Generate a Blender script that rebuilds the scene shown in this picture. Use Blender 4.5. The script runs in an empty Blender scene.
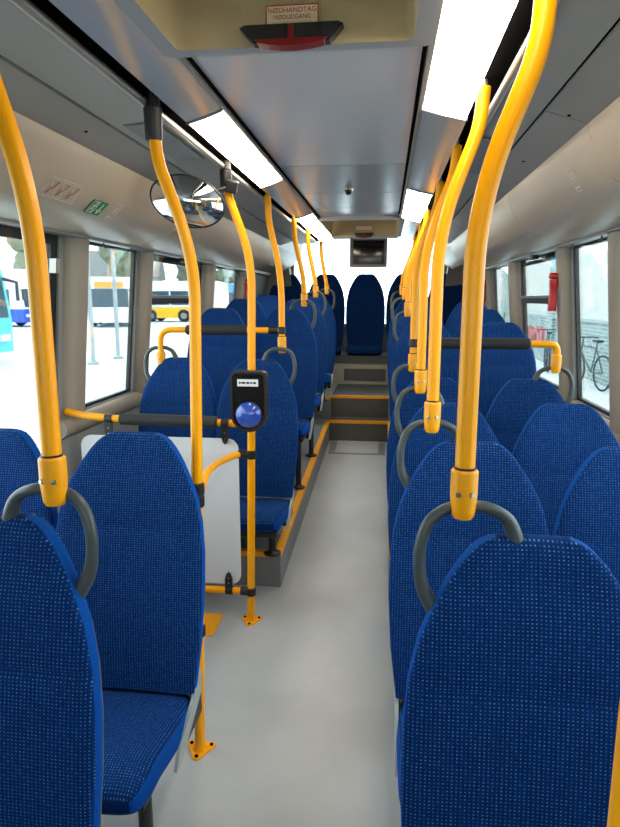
import bpy, bmesh, math, random
from mathutils import Vector, Matrix
PI = math.pi
random.seed(7)
SC = bpy.context.scene
COL = SC.collection

# ------------------------------------------------------------------ camera, world, exposure
cam_d = bpy.data.cameras.new('camera')
cam = bpy.data.objects.new('camera', cam_d); COL.objects.link(cam)
F_PX, H = 620.0, 1.5
TH = math.atan(114.5 / F_PX); PS = math.atan(76 * math.cos(TH) / F_PX)
cam.location = (0, 0, H)
cam.rotation_euler = (PI / 2 - TH, 0, PS)
cam_d.sensor_fit = 'HORIZONTAL'; cam_d.sensor_width = 36; cam_d.lens = 36 * F_PX / 620
cam_d.clip_start = 0.02; cam_d.clip_end = 400
SC.camera = cam
SC.view_settings.view_transform = 'Standard'; SC.view_settings.look = 'None'
SC.view_settings.gamma = 1; SC.view_settings.use_curve_mapping = False
SC.view_settings.exposure = 0.45
w = bpy.data.worlds.new('overcast_sky'); SC.world = w; w.use_nodes = True
WORLD_STRENGTH = 4.2
LAMP = 14.0
bg = w.node_tree.nodes['Background']; bg.inputs[0].default_value = (0.93, 0.97, 1.0, 1); bg.inputs[1].default_value = WORLD_STRENGTH
SC.cycles.use_denoising = True
SC.cycles.max_bounces = 10; SC.cycles.diffuse_bounces = 6; SC.cycles.glossy_bounces = 4
SC.cycles.transparent_max_bounces = 16; SC.cycles.sample_clamp_indirect = 6.0
SC.cycles.caustics_reflective = False

# ------------------------------------------------------------------ materials
def lin(c):
    return tuple(((v / 255) / 12.92 if v / 255 <= 0.04045 else ((v / 255 + 0.055) / 1.055) ** 2.4) for v in c)

def mat(name, rgb, rough=0.5, metal=0.0, noise=0.0, scale=20.0, bump=0.0, spec=0.5, coat=0.0, stretch=None):
    m = bpy.data.materials.new(name); m.use_nodes = True
    nt = m.node_tree; b = nt.nodes['Principled BSDF']
    c = lin(rgb)
    b.inputs['Base Color'].default_value = (*c, 1); b.inputs['Roughness'].default_value = rough
    b.inputs['Metallic'].default_value = metal; b.inputs['Specular IOR Level'].default_value = spec
    b.inputs['Coat Weight'].default_value = coat
    if noise or bump:
        tc = nt.nodes.new('ShaderNodeTexCoord'); n = nt.nodes.new('ShaderNodeTexNoise')
        n.inputs['Scale'].default_value = scale; n.inputs['Detail'].default_value = 4
        if stretch:
            mp = nt.nodes.new('ShaderNodeMapping'); mp.inputs['Scale'].default_value = stretch
            nt.links.new(tc.outputs['Object'], mp.inputs['Vector']); nt.links.new(mp.outputs[0], n.inputs['Vector'])
        else:
            nt.links.new(tc.outputs['Object'], n.inputs['Vector'])
        if noise:
            r = nt.nodes.new('ShaderNodeMapRange')
            r.inputs['From Min'].default_value = 0.3; r.inputs['From Max'].default_value = 0.7
            r.inputs['To Min'].default_value = 1 - noise; r.inputs['To Max'].default_value = 1 + noise
            nt.links.new(n.outputs['Fac'], r.inputs[0])
            mx = nt.nodes.new('ShaderNodeVectorMath'); mx.operation = 'SCALE'; mx.inputs[0].default_value = c
            nt.links.new(r.outputs[0], mx.inputs['Scale']); nt.links.new(mx.outputs[0], b.inputs['Base Color'])
        if bump:
            bp = nt.nodes.new('ShaderNodeBump'); bp.inputs['Strength'].default_value = bump; bp.inputs['Distance'].default_value = 0.002
            nt.links.new(n.outputs['Fac'], bp.inputs['Height']); nt.links.new(bp.outputs[0], b.inputs['Normal'])
    return m

def emit(name, rgb, s):
    m = bpy.data.materials.new(name); m.use_nodes = True; nt = m.node_tree
    b = nt.nodes['Principled BSDF']; b.inputs['Base Color'].default_value = (*[v * (0.6 if s > 5 else 0.05) for v in rgb], 1)
    b.inputs['Emission Color'].default_value = (*rgb, 1); b.inputs['Emission Strength'].default_value = s
    return m

def fabric(name, base, dot, amount):
    m = bpy.data.materials.new(name); m.use_nodes = True; nt = m.node_tree; L = nt.links
    b = nt.nodes['Principled BSDF']; b.inputs['Roughness'].default_value = 0.85; b.inputs['Specular IOR Level'].default_value = 0.08
    uv = nt.nodes.new('ShaderNodeUVMap'); sp = nt.nodes.new('ShaderNodeSeparateXYZ'); L.new(uv.outputs[0], sp.inputs[0])
    def M(op, a, c=None):
        n = nt.nodes.new('ShaderNodeMath'); n.operation = op
        for i, v in enumerate((a, c)):
            if v is None: continue
            if isinstance(v, (int, float)): n.inputs[i].default_value = v
            else: L.new(v, n.inputs[i])
        return n.outputs[0]
    PU, PV = 0.0078, 0.0066
    su = M('MAXIMUM', M('SINE', M('MULTIPLY', sp.outputs[0], 2 * PI / PU)), 0.0)
    sv = M('MAXIMUM', M('SINE', M('MULTIPLY', sp.outputs[1], 2 * PI / PV)), 0.0)
    dots = M('POWER', M('MULTIPLY', su, sv), 1.6)
    cu = M('FLOOR', M('DIVIDE', sp.outputs[0], PU)); cv = M('FLOOR', M('DIVIDE', sp.outputs[1], PV))
    cb = nt.nodes.new('ShaderNodeCombineXYZ'); L.new(cu, cb.inputs[0]); L.new(cv, cb.inputs[1])
    wn = nt.nodes.new('ShaderNodeTexWhiteNoise'); wn.noise_dimensions = '2D'; L.new(cb.outputs[0], wn.inputs['Vector'])
    k = M('MULTIPLY', dots, M('MULTIPLY', M('ADD', wn.outputs['Value'], 0.35), amount))
    # soft vertical streaks of the weave
    ns = nt.nodes.new('ShaderNodeTexNoise'); ns.inputs['Scale'].default_value = 1; ns.inputs['Detail'].default_value = 3
    mp = nt.nodes.new('ShaderNodeMapping'); mp.inputs['Scale'].default_value = (170, 14, 1)
    L.new(uv.outputs[0], mp.inputs['Vector']); L.new(mp.outputs[0], ns.inputs['Vector'])
    r = nt.nodes.new('ShaderNodeMapRange'); r.inputs['From Min'].default_value = 0.3; r.inputs['From Max'].default_value = 0.7
    r.inputs['To Min'].default_value = 0.8; r.inputs['To Max'].default_value = 1.25; L.new(ns.outputs['Fac'], r.inputs[0])
    sc = nt.nodes.new('ShaderNodeVectorMath'); sc.operation = 'SCALE'; sc.inputs[0].default_value = lin(base); L.new(r.outputs[0], sc.inputs['Scale'])
    mx = nt.nodes.new('ShaderNodeMix'); mx.data_type = 'RGBA'; L.new(k, mx.inputs['Factor'])
    L.new(sc.outputs[0], mx.inputs['A']); mx.inputs['B'].default_value = (*lin(dot), 1)
    L.new(mx.outputs['Result'], b.inputs['Base Color'])
    bp = nt.nodes.new('ShaderNodeBump'); bp.inputs['Strength'].default_value = 0.35; bp.inputs['Distance'].default_value = 0.001
    L.new(dots, bp.inputs['Height']); L.new(bp.outputs[0], b.inputs['Normal'])
    return m

M_ = {}
M_['fabric'] = fabric('blue_dotted_upholstery', (0, 43, 100), (120, 165, 212), 0.58)
M_['trim_blue'] = mat('blue_side_fabric', (4, 70, 150), 0.85, noise=0.15, scale=300, bump=0.3, spec=0.08)
M_['yellow'] = mat('yellow_powder_coat', (255, 170, 0), 0.33, spec=0.35)
M_['socket'] = mat('yellow_plastic', (252, 168, 0), 0.38)
M_['edge'] = mat('yellow_step_edge', (245, 165, 25), 0.6, noise=0.06, scale=30)
M_['black'] = mat('black_plastic', (24, 24, 26), 0.45)
M_['rubber'] = mat('black_foam_sleeve', (32, 33, 35), 0.7, bump=0.3, scale=200)
M_['handle'] = mat('dark_grey_plastic', (62, 70, 72), 0.42)
M_['shell'] = mat('grey_moulded_plastic', (90, 94, 98), 0.5)
M_['bracket'] = mat('light_grey_metal', (165, 172, 172), 0.4, metal=0.2)
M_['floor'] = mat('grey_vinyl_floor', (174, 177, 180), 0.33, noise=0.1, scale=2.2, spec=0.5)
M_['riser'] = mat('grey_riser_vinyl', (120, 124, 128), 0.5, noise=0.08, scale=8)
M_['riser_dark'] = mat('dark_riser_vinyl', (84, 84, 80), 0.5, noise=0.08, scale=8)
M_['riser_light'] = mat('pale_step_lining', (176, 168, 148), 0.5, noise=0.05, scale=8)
M_['wall'] = mat('grey_wall_panel', (128, 128, 126), 0.5, noise=0.03, scale=6)
M_['pillar'] = mat('grey_pillar_cover', (146, 136, 122), 0.45, noise=0.02, scale=6)
M_['duct'] = mat('warm_grey_duct_plastic', (184, 168, 148), 0.36, noise=0.02, scale=3)
M_['duct_panel'] = mat('grey_duct_lid', (152, 148, 140), 0.42, noise=0.02, scale=3)
M_['ceil'] = mat('grey_ceiling_panel', (168, 172, 180), 0.22, noise=0.02, scale=4, metal=0.1)
M_['ceil_side'] = mat('satin_aluminium_panel', (186, 192, 200), 0.2, metal=0.45)
M_['alu'] = mat('brushed_aluminium', (178, 176, 170), 0.35, metal=0.8)
M_['frame'] = mat('grey_ceiling_frame', (120, 120, 120), 0.45)
M_['dark'] = mat('dark_gap', (14, 14, 15), 0.9, spec=0.0)
M_['hatch'] = mat('beige_hatch_liner', (186, 164, 124), 0.7, bump=0.4, scale=400)
M_['hatch_frame'] = mat('grey_hatch_frame', (140, 142, 146), 0.5)
M_['red'] = mat('red_plastic', (190, 28, 24), 0.35)
M_['dred'] = mat('dark_red_lens', (110, 20, 22), 0.3)
M_['white'] = mat('white_board', (214, 216, 220), 0.4)
M_['cream'] = mat('cream_sticker', (235, 215, 180), 0.5)
M_['ink'] = mat('red_ink', (178, 40, 30), 0.5)
M_['green'] = mat('green_sign', (20, 125, 75), 0.4)
M_['etch'] = mat('pale_print', (215, 212, 205), 0.5)
M_['lamp'] = emit('warm_light_diffuser', (1.0, 0.87, 0.70), LAMP)
M_['screen'] = mat('dark_screen', (22, 20, 18), 0.12)
M_['bezel'] = mat('grey_monitor_bezel', (120, 112, 104), 0.45)
M_['mirror'] = mat('mirror_glass', (225, 228, 230), 0.02, metal=1.0)
M_['dome'] = mat('blue_reader_dome', (44, 78, 170), 0.18, coat=0.6)
M_['lcd'] = emit('reader_display', (0.85, 0.9, 0.9), 0.55)
M_['steel'] = mat('steel_screw', (170, 168, 160), 0.3, metal=1.0)
M_['tyre'] = mat('tyre_rubber', (30, 30, 32), 0.8)
M_['asphalt'] = mat('pale_concrete_yard', (205, 212, 214), 0.8, noise=0.1, scale=0.6)
M_['busglass'] = mat('tinted_bus_glass', (58, 76, 84), 0.1)
M_['teal'] = mat('turquoise_coach_paint', (90, 196, 200), 0.3)
M_['busyellow'] = mat('yellow_bus_paint', (236, 188, 20), 0.35)
M_['buswhite'] = mat('white_bus_paint', (222, 226, 228), 0.35)
M_['busblue'] = mat('blue_bus_paint', (40, 84, 190), 0.35)
M_['busskyblue'] = mat('light_blue_bus_paint', (70, 150, 205), 0.35)
M_['busred'] = mat('brown_red_paint', (150, 70, 60), 0.6)
M_['amber'] = emit('amber_destination_display', (1.0, 0.55, 0.08), 1.6)
M_['roof'] = mat('grey_roof', (120, 124, 124), 0.8)
M_['render'] = mat('pale_house_render', (196, 198, 194), 0.9, noise=0.06, scale=2)
M_['tree'] = mat('bare_grey_green_tree', (128, 134, 112), 0.9, noise=0.3, scale=4)
M_['post'] = mat('galvanised_post', (160, 168, 168), 0.5, metal=0.3)
M_['bike'] = mat('dark_bicycle_frame', (60, 78, 84), 0.5)
M_['graffiti'] = mat('red_graffiti_paint', (196, 120, 118), 0.7)

def glass_mat(name, tint, gloss):
    m = bpy.data.materials.new(name); m.use_nodes = True; nt = m.node_tree; nt.nodes.clear()
    o = nt.nodes.new('ShaderNodeOutputMaterial'); t = nt.nodes.new('ShaderNodeBsdfTransparent'); g = nt.nodes.new('ShaderNodeBsdfGlossy')
    t.inputs[0].default_value = (*tint, 1); g.inputs['Roughness'].default_value = 0.02
    f = nt.nodes.new('ShaderNodeFresnel'); f.inputs[0].default_value = 1.35
    ml = nt.nodes.new('ShaderNodeMath'); ml.operation = 'MULTIPLY'; ml.inputs[1].default_value = gloss
    mx = nt.nodes.new('ShaderNodeMixShader')
    nt.links.new(f.outputs[0], ml.inputs[0]); nt.links.new(ml.outputs[0], mx.inputs[0])
    nt.links.new(t.outputs[0], mx.inputs[1]); nt.links.new(g.outputs[0], mx.inputs[2]); nt.links.new(mx.outputs[0], o.inputs[0])
    return m
M_['glass'] = glass_mat('window_glass', (0.90, 0.96, 0.96), 0.6)

def brick_mat():
    m = bpy.data.materials.new('pale_stone_masonry'); m.use_nodes = True; nt = m.node_tree; b = nt.nodes['Principled BSDF']
    tc = nt.nodes.new('ShaderNodeTexCoord'); mp = nt.nodes.new('ShaderNodeMapping'); mp.inputs['Rotation'].default_value = (PI / 2, 0, PI / 2)
    bk = nt.nodes.new('ShaderNodeTexBrick'); bk.inputs['Scale'].default_value = 3.2
    bk.inputs['Color1'].default_value = (*lin((150, 166, 160)), 1); bk.inputs['Color2'].default_value = (*lin((112, 134, 132)), 1); bk.inputs['Mortar'].default_value = (*lin((190, 200, 196)), 1)
    cx = nt.nodes.new('ShaderNodeSeparateXYZ'); cc = nt.nodes.new('ShaderNodeCombineXYZ')
    nt.links.new(tc.outputs['Object'], cx.inputs[0])
    ad = nt.nodes.new('ShaderNodeMath'); ad.operation = 'ADD'
    nt.links.new(cx.outputs[0], ad.inputs[0]); nt.links.new(cx.outputs[1], ad.inputs[1])
    nt.links.new(ad.outputs[0], cc.inputs[0]); nt.links.new(cx.outputs[2], cc.inputs[1]); nt.links.new(cc.outputs[0], bk.inputs['Vector'])
    nt.links.new(bk.outputs['Color'], b.inputs['Base Color']); b.inputs['Roughness'].default_value = 0.9
    return m
M_['stone'] = brick_mat()

def perforated():
    m = mat('perforated_ceiling_panel', (158, 160, 166), 0.26, metal=0.1)
    nt = m.node_tree; b = nt.nodes['Principled BSDF']
    tc = nt.nodes.new('ShaderNodeTexCoord'); v = nt.nodes.new('ShaderNodeTexVoronoi'); v.inputs['Scale'].default_value = 160; v.inputs['Randomness'].default_value = 0
    r = nt.nodes.new('ShaderNodeMapRange'); r.inputs['From Min'].default_value = 0.2; r.inputs['From Max'].default_value = 0.32; r.inputs['To Min'].default_value = 0.55; r.inputs['To Max'].default_value = 1.0
    s = nt.nodes.new('ShaderNodeVectorMath'); s.operation = 'SCALE'; s.inputs[0].default_value = lin((186, 188, 194))
    nt.links.new(tc.outputs['Object'], v.inputs['Vector']); nt.links.new(v.outputs['Distance'], r.inputs[0]); nt.links.new(r.outputs[0], s.inputs['Scale'])
    nt.links.new(s.outputs[0], b.inputs['Base Color'])
    return m
M_['perf'] = perforated()

# ------------------------------------------------------------------ helpers
def tag(o, label=None, cat=None, group=None, kind=None):
    if label: o['label'] = label
    if cat: o['category'] = cat
    if group: o['group'] = group
    if kind: o['kind'] = kind
    return o
def thing(name, label, cat, loc=(0, 0, 0), rz=0.0, group=None):
    o = bpy.data.objects.new(name, None); COL.objects.link(o); o.empty_display_size = 0.1
    o.location = loc; o.rotation_euler = (0, 0, rz)
    return tag(o, label, cat, group)
def finish(bm, name, mats, smooth=True, angle=40):
    bmesh.ops.recalc_face_normals(bm, faces=bm.faces)
    me = bpy.data.meshes.new(name); bm.to_mesh(me); bm.free()
    for m in (mats if isinstance(mats, (list, tuple)) else [mats]): me.materials.append(M_[m])
    if smooth:
        me.shade_smooth()
        me.set_sharp_from_angle(angle=math.radians(angle))
    return me
def obj(name, bm, mats, parent=None, loc=None, smooth=True, rot=None, label=None):
    me = bm if isinstance(bm, bpy.types.Mesh) else finish(bm, name, mats, smooth)
    o = bpy.data.objects.new(name, me); COL.objects.link(o)
    if parent is not None: o.parent = parent
    if loc is not None: o.location = loc
    if rot is not None: o.rotation_euler = rot
    if label: o['label'] = label
    return o
def struct(name, bm, mats, parent=None, smooth=True):
    o = obj(name, bm, mats, parent, smooth=smooth)
    if parent is None: o['kind'] = 'structure'
    return o
def box(bm, x0, x1, y0, y1, z0, z1, bev=0.0, mat_i=0):
    ps = [(x0, y0, z0), (x1, y0, z0), (x1, y1, z0), (x0, y1, z0), (x0, y0, z1), (x1, y0, z1), (x1, y1, z1), (x0, y1, z1)]
    vs = [bm.verts.new(p) for p in ps]
    fs = [bm.faces.new([vs[i] for i in q]) for q in ((0, 3, 2, 1), (4, 5, 6, 7), (0, 1, 5, 4), (1, 2, 6, 5), (2, 3, 7, 6), (3, 0, 4, 7))]
    for f in fs: f.material_index = mat_i
    if bev:
        es = list({e for f in fs for e in f.edges})
        bmesh.ops.bevel(bm, geom=es, offset=bev, segments=3, profile=0.6, affect='EDGES', clamp_overlap=True)
    return bm
def boxm(*a, **k): return box(bmesh.new(), *a, **k)
def prism(bm, pts, axis, a0, a1):
    """closed polygon pts (2D) extruded along axis; axis x: pts=(y,z), y: pts=(x,z), z: pts=(x,y)"""
    def P(p, a): return (a, p[0], p[1]) if axis == 'x' else (p[0], a, p[1]) if axis == 'y' else (p[0], p[1], a)
    A = [bm.verts.new(P(p, a0)) for p in pts]; B = [bm.verts.new(P(p, a1)) for p in pts]
    n = len(pts)
    bm.faces.new(A); bm.faces.new(B[::-1])
    for i in range(n): bm.faces.new([A[i], B[i], B[(i + 1) % n], A[(i + 1) % n]])
    return bm
def fillet(pts, rad, seg=8):
    pts = [Vector(p) for p in pts]; out = [pts[0]]
    rads = rad if isinstance(rad, (list, tuple)) else [rad] * (len(pts) - 2)
    for i in range(1, len(pts) - 1):
        a, b, c = pts[i - 1], pts[i], pts[i + 1]
        d = min(rads[i - 1], (a - b).length * 0.49, (c - b).length * 0.49)
        p, q = b + (a - b).normalized() * d, b + (c - b).normalized() * d
        for k in range(seg + 1):
            t = k / seg
            out.append(p * (1 - t) ** 2 + b * 2 * t * (1 - t) + q * t * t)
    out.append(pts[-1]); return out
def tube(bm, pts, r, n=20, cap=True, sq=None):
    pts = [Vector(p) for p in pts]; rings = []
    rr = r if isinstance(r, (list, tuple)) else [r] * len(pts)
    up = None
    for i, p in enumerate(pts):
        t = (pts[min(i + 1, len(pts) - 1)] - pts[max(i - 1, 0)]).normalized()
        if up is None:
            ref = Vector((0, 1, 0)) if abs(t.y) < 0.9 else Vector((0, 0, 1)); up = (ref - t * ref.dot(t)).normalized()
        else: up = (up - t * up.dot(t)).normalized()
        s = t.cross(up)
        ring = []
        for k in range(n):
            a = 2 * PI * k / n; ca, sa = math.cos(a), math.sin(a)
            e = 1.0
            ring.append(bm.verts.new(p + (up * ca * (sq or 1) + s * sa) * rr[i] * e))
        rings.append(ring)
    for i in range(len(rings) - 1):
        for k in range(n):
            bm.faces.new([rings[i][k], rings[i][(k + 1) % n], rings[i + 1][(k + 1) % n], rings[i + 1][k]])
    if cap: bm.faces.new(rings[0][::-1]); bm.faces.new(rings[-1])
    return bm
def lathe(bm, prof, c=(0, 0, 0), axis='z', n=24):
    """prof: list of (r, h) along axis"""
    rings = []
    for r, h in prof:
        ring = []
        for k in range(n):
            a = 2 * PI * k / n; u, v = r * math.cos(a), r * math.sin(a)
            p = (u, v, h) if axis == 'z' else (u, h, v) if axis == 'y' else (h, u, v)
            ring.append(bm.verts.new((p[0] + c[0], p[1] + c[1], p[2] + c[2])))
        rings.append(ring)
    for i in range(len(rings) - 1):
        for k in range(n): bm.faces.new([rings[i][k], rings[i][(k + 1) % n], rings[i + 1][(k + 1) % n], rings[i + 1][k]])
    bm.faces.new(rings[0][::-1]); bm.faces.new(rings[-1])
    return bm
def rrect(w_, h_, r, seg=5, cx=0, cy=0):
    out = []
    for sx, sy, a0 in ((1, 1, 0), (-1, 1, 90), (-1, -1, 180), (1, -1, 270)):
        for k in range(seg + 1):
            a = math.radians(a0 + 90 * k / seg)
            out.append((cx + sx * (w_ / 2 - r) + r * math.cos(a), cy + sy * (h_ / 2 - r) + r * math.sin(a)))
    return out
def interp(tab, t):
    if t <= tab[0][0]: return tab[0][1]
    for (a, va), (b, vb) in zip(tab, tab[1:]):
        if t <= b: return va + (vb - va) * (t - a) / (b - a)
    return tab[-1][1]
def text(s, size, m, parent, loc, rot, name='lettering', align='CENTER'):
    cu = bpy.data.curves.new(name, 'FONT'); cu.body = s; cu.size = size; cu.align_x = align; cu.align_y = 'CENTER'; cu.extrude = 0.0002
    cu.materials.append(M_[m])
    tmp = bpy.data.objects.new(name, cu); COL.objects.link(tmp); bpy.context.view_layer.update()
    me = bpy.data.meshes.new_from_object(tmp); bpy.data.objects.remove(tmp)
    o = bpy.data.objects.new(name, me); COL.objects.link(o); o.parent = parent; o.location = loc; o.rotation_euler = rot
    return o

# ------------------------------------------------------------------ structure
XL, XR = -1.48, 1.03            # wall faces below the sills
XLT, XRT = -1.40, 0.95          # wall faces at the window tops
Y0, YE = -1.3, 7.85
SILL, WTOP = 0.96, 1.77
AL, AR = -0.52, 0.045           # aisle edges
YP = 3.02
def zf(y): return 0.0 if y < YP else (y - YP) * 0.15 / 2.83      # aisle floor height
def zp(y): return zf(y) + 0.19                                  # raised deck height

bm = bmesh.new()
for (ya, yb) in ((Y0, YP), (YP, 5.85)):
    prism(bm, [(ya, -0.12), (yb, -0.12), (yb, zf(yb)), (ya, zf(ya))], 'x', XL, XR)
struct('floor', bm, 'floor', smooth=False)
# raised decks left and right
n_trim = [0]
def trim(bm, m, smooth=True):
    n_trim[0] += 1
    return struct('trim_%d' % n_trim[0], bm, m, smooth=smooth)
for a, b in ((XL, AL), (AR, XR)):
    d = prism(bmesh.new(), [(YP, 0.0), (5.95, 0.05), (5.95, zp(5.95)), (YP, zp(YP))], 'x', a, b)
    for f in d.faces:
        f.normal_update()
        f.material_index = 0 if f.normal.z > 0.9 else 1
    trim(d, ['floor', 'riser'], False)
# steps up to the back row
Z1, Z2, Z3 = 0.345, 0.555, 0.775
d = prism(bmesh.new(), [(5.85, 0.1), (6.07, 0.1), (6.07, Z1), (5.85, Z1)], 'x', AL, AR)
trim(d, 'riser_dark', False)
d = prism(bmesh.new(), [(6.07, 0.1), (6.95, 0.1), (6.95, Z2), (6.07, Z2)], 'x', AL, AR)
for f in d.faces:
    f.normal_update(); f.material_index = 1 if f.normal.z > 0.9 else 0
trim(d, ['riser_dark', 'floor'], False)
for a, b in ((XL, AL), (AR, XR)):
    d = boxm(a, b, 5.95, 6.95, 0.1, Z2)
    for f in d.faces:
        f.normal_update(); f.material_index = 1 if f.normal.z > 0.9 else 0
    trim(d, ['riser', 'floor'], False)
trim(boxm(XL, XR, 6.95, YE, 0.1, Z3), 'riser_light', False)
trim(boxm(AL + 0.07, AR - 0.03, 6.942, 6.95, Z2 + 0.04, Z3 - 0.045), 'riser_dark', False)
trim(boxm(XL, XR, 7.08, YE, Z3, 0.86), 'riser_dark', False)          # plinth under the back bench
# access lid in front of the first step
pt = bmesh.new()
y0, y1 = 5.42, 5.80
prism(pt, [(y0, zf(y0)), (y1, zf(y1)), (y1, zf(y1) + 0.003), (y0, zf(y0) + 0.003)], 'x', -0.49, 0.02)
trim(pt, 'riser', False)
pt = bmesh.new()
y0, y1 = 5.45, 5.84
prism(pt, [(y0, zf(y0) + 0.003), (y1, zf(y1) + 0.003), (y1, zf(y1) + 0.006), (y0, zf(y0) + 0.006)], 'x', -0.43, -0.04)
trim(pt, 'floor', False)
# yellow nosings
def nosing_y(x, s, y0, y1):        # along the bus; s = side of the aisle the lip drops on
    bm = bmesh.new()
    for xa, xb, dz0, dz1 in ((min(x, x - s * 0.035), max(x, x - s * 0.035), -0.002, 0.004), (min(x, x + s * 0.004), max(x, x + s * 0.004), -0.022, 0.004)):
        prism(bm, [(y0, zp(y0) + dz0), (y1, zp(y1) + dz0), (y1, zp(y1) + dz1), (y0, zp(y0) + dz1)], 'x', xa, xb)
    trim(bm, 'edge', False)
def nosing_x(y, x0, x1, z):
    bm = bmesh.new(); box(bm, x0, x1, y, y + 0.035, z - 0.002, z + 0.004); box(bm, x0, x1, y - 0.004, y, z - 0.022, z + 0.004)
    trim(bm, 'edge', False)
nosing_y(AL, 1, YP, 5.85); nosing_y(AR, -1, YP, 5.85)
nosing_x(YP, XL, AL - 0.036, zp(YP)); nosing_x(YP, AR + 0.036, XR, zp(YP))
nosing_x(5.85, AL, AR, Z1)
nosing_x(6.07, AL, AR, Z2)
nosing_x(5.95, -0.64, AL, Z2); nosing_x(5.95, AR, 0.16, Z2)
for x in (AL, AR):
    trim(boxm(x - 0.012, x + 0.012, 5.98, 6.07, Z2, Z2 + 0.004), 'edge', False)
# painted floor marking of the standing bay
trim(boxm(-1.35, -0.745, 2.50, 2.70, 0, 0.003), 'edge', False)

# side walls
def wx(side, z):                 # wall face at height z
    if z >= WTOP: return XLT if side < 0 else XRT
    t = min(1, (WTOP - z) / (WTOP - SILL))
    return XLT + (XL - XLT) * t if side < 0 else XRT + (XR - XRT) * t
def wall_piece(bm, side, y0, y1, z0, z1, thick=0.035, out=0.0):
    pts = []
    zs = sorted({z0, z1} | ({SILL} if z0 < SILL < z1 else set()))
    inner = [(wx(side, z) - side * out, z) for z in zs]
    outer = [(x + side * (thick + out), z) for x, z in inner]
    prism(bm, inner + outer[::-1], 'y', y0, y1)
    return bm
WINS = [(0.55, 2.63, 0.72), (2.87, 3.49, SILL), (3.66, 4.78, SILL), (5.08, 5.97, SILL)]
for side, nm in ((-1, 'left'), (1, 'right')):
    bm = bmesh.new()
    ys = Y0
    for a, b, s in WINS:
        wall_piece(bm, side, ys, a, -0.12, 1.9); wall_piece(bm, side, a, b, -0.12, s); wall_piece(bm, side, a, b, WTOP, 1.9)
        ys = b
    wall_piece(bm, side, ys, YE, -0.12, 1.9)
    wl = struct('wall_' + nm, bm, 'wall', smooth=False)
    # rounded pillar covers
    for (a, b) in ((2.67, 2.85), (3.52, 3.65), (4.83, 5.03), (6.02, 6.12)):
        bm = bmesh.new(); prof = []
        for z in (SILL - 0.02, 1.2, 1.5, WTOP + 0.02):
            x = wx(side, z); ring = []
            for k in range(9):
                t = k / 8; yy = a + (b - a) * t; dd = 0.045 * (1 - (2 * t - 1) ** 4)
                ring.append(bm.verts.new((x - side * dd, yy, z)))
            ring.append(bm.verts.new((x + side * 0.02, b, z))); ring.append(bm.verts.new((x + side * 0.02, a, z)))
            prof.append(ring)
        for i in range(3):
            for k in range(11): bm.faces.new([prof[i][k], prof[i][(k + 1) % 11], prof[i + 1][(k + 1) % 11], prof[i + 1][k]])
        bm.faces.new(prof[0]); bm.faces.new(prof[-1][::-1])
        trim(bm, 'pillar')
    # sill rail and lower moulding
    bm = bmesh.new()
    x = XL if side < 0 else XR
    tube(bm, [(x - side * 0.0, 2.62, SILL - 0.05), (x, 7.6, SILL - 0.05)], 0.045, 16)
    trim(bm, 'pillar')
    trim(boxm(min(x, x - side * 0.012), max(x, x - side * 0.012), 2.62, 7.6, 0.62, 0.86, 0.004), 'wall')
    # header strip over the windows
    xt = XLT if side < 0 else XRT
    trim(boxm(min(xt, xt - side * 0.05), max(xt, xt - side * 0.05), Y0, 7.4, 1.768, 1.80, 0.004), 'alu')

# windows
wn = 0
for side in (-1, 1):
    for wi, (a, b, s) in enumerate(WINS):
        wn += 1
        root = bpy.data.objects.new('window_%d' % wn, None); COL.objects.link(root); root['kind'] = 'structure'
        pane = bmesh.new()
        th = 0.006
        zs = [s] + ([SILL] if s < SILL else []) + [WTOP]
        inner = [(wx(side, z) + side * 0.018, z) for z in zs]
        prism(pane, inner + [(x + side * th, z) for x, z in inner][::-1], 'y', a, b)
        g = obj('glass', pane, 'glass', root, smooth=False)
        fr = bmesh.new(); m = 'black'
        fw = 0.05 if wi == 0 else (0.035 if wi == 2 else 0.014)
        wall_piece(fr, side, a, a + fw, s, WTOP, 0.04, -0.0 - 0.02); wall_piece(fr, side, b - fw, b, s, WTOP, 0.04, -0.02)
        wall_piece(fr, side, a + fw, b - fw, s, s + 0.016, 0.04, -0.02); wall_piece(fr, side, a + fw, b - fw, WTOP - (0.04 if wi in (0, 2) else 0.012), WTOP, 0.04, -0.02)
        obj('window_frame', fr, m, root, smooth=False)
        if wi == 2:      # transom of the opening upper light
            tr = bmesh.new(); wall_piece(tr, side, a + fw, b - fw, 1.47, 1.505, 0.05, -0.0); obj('transom', tr, 'black', root, smooth=False)
            tr = bmesh.new(); wall_piece(tr, side, a + fw, b - fw, 1.505, 1.522, 0.03, -0.005); obj('transom_lip', tr, 'alu', root, smooth=False)
        if wi == 0:      # latch and hinge on the black edge
            ht = bmesh.new(); wall_piece(ht, side, b - 0.06, b - 0.03, 1.61, 1.67, 0.02, 0.01); obj('hinge', ht, 'alu', root, smooth=False)

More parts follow.
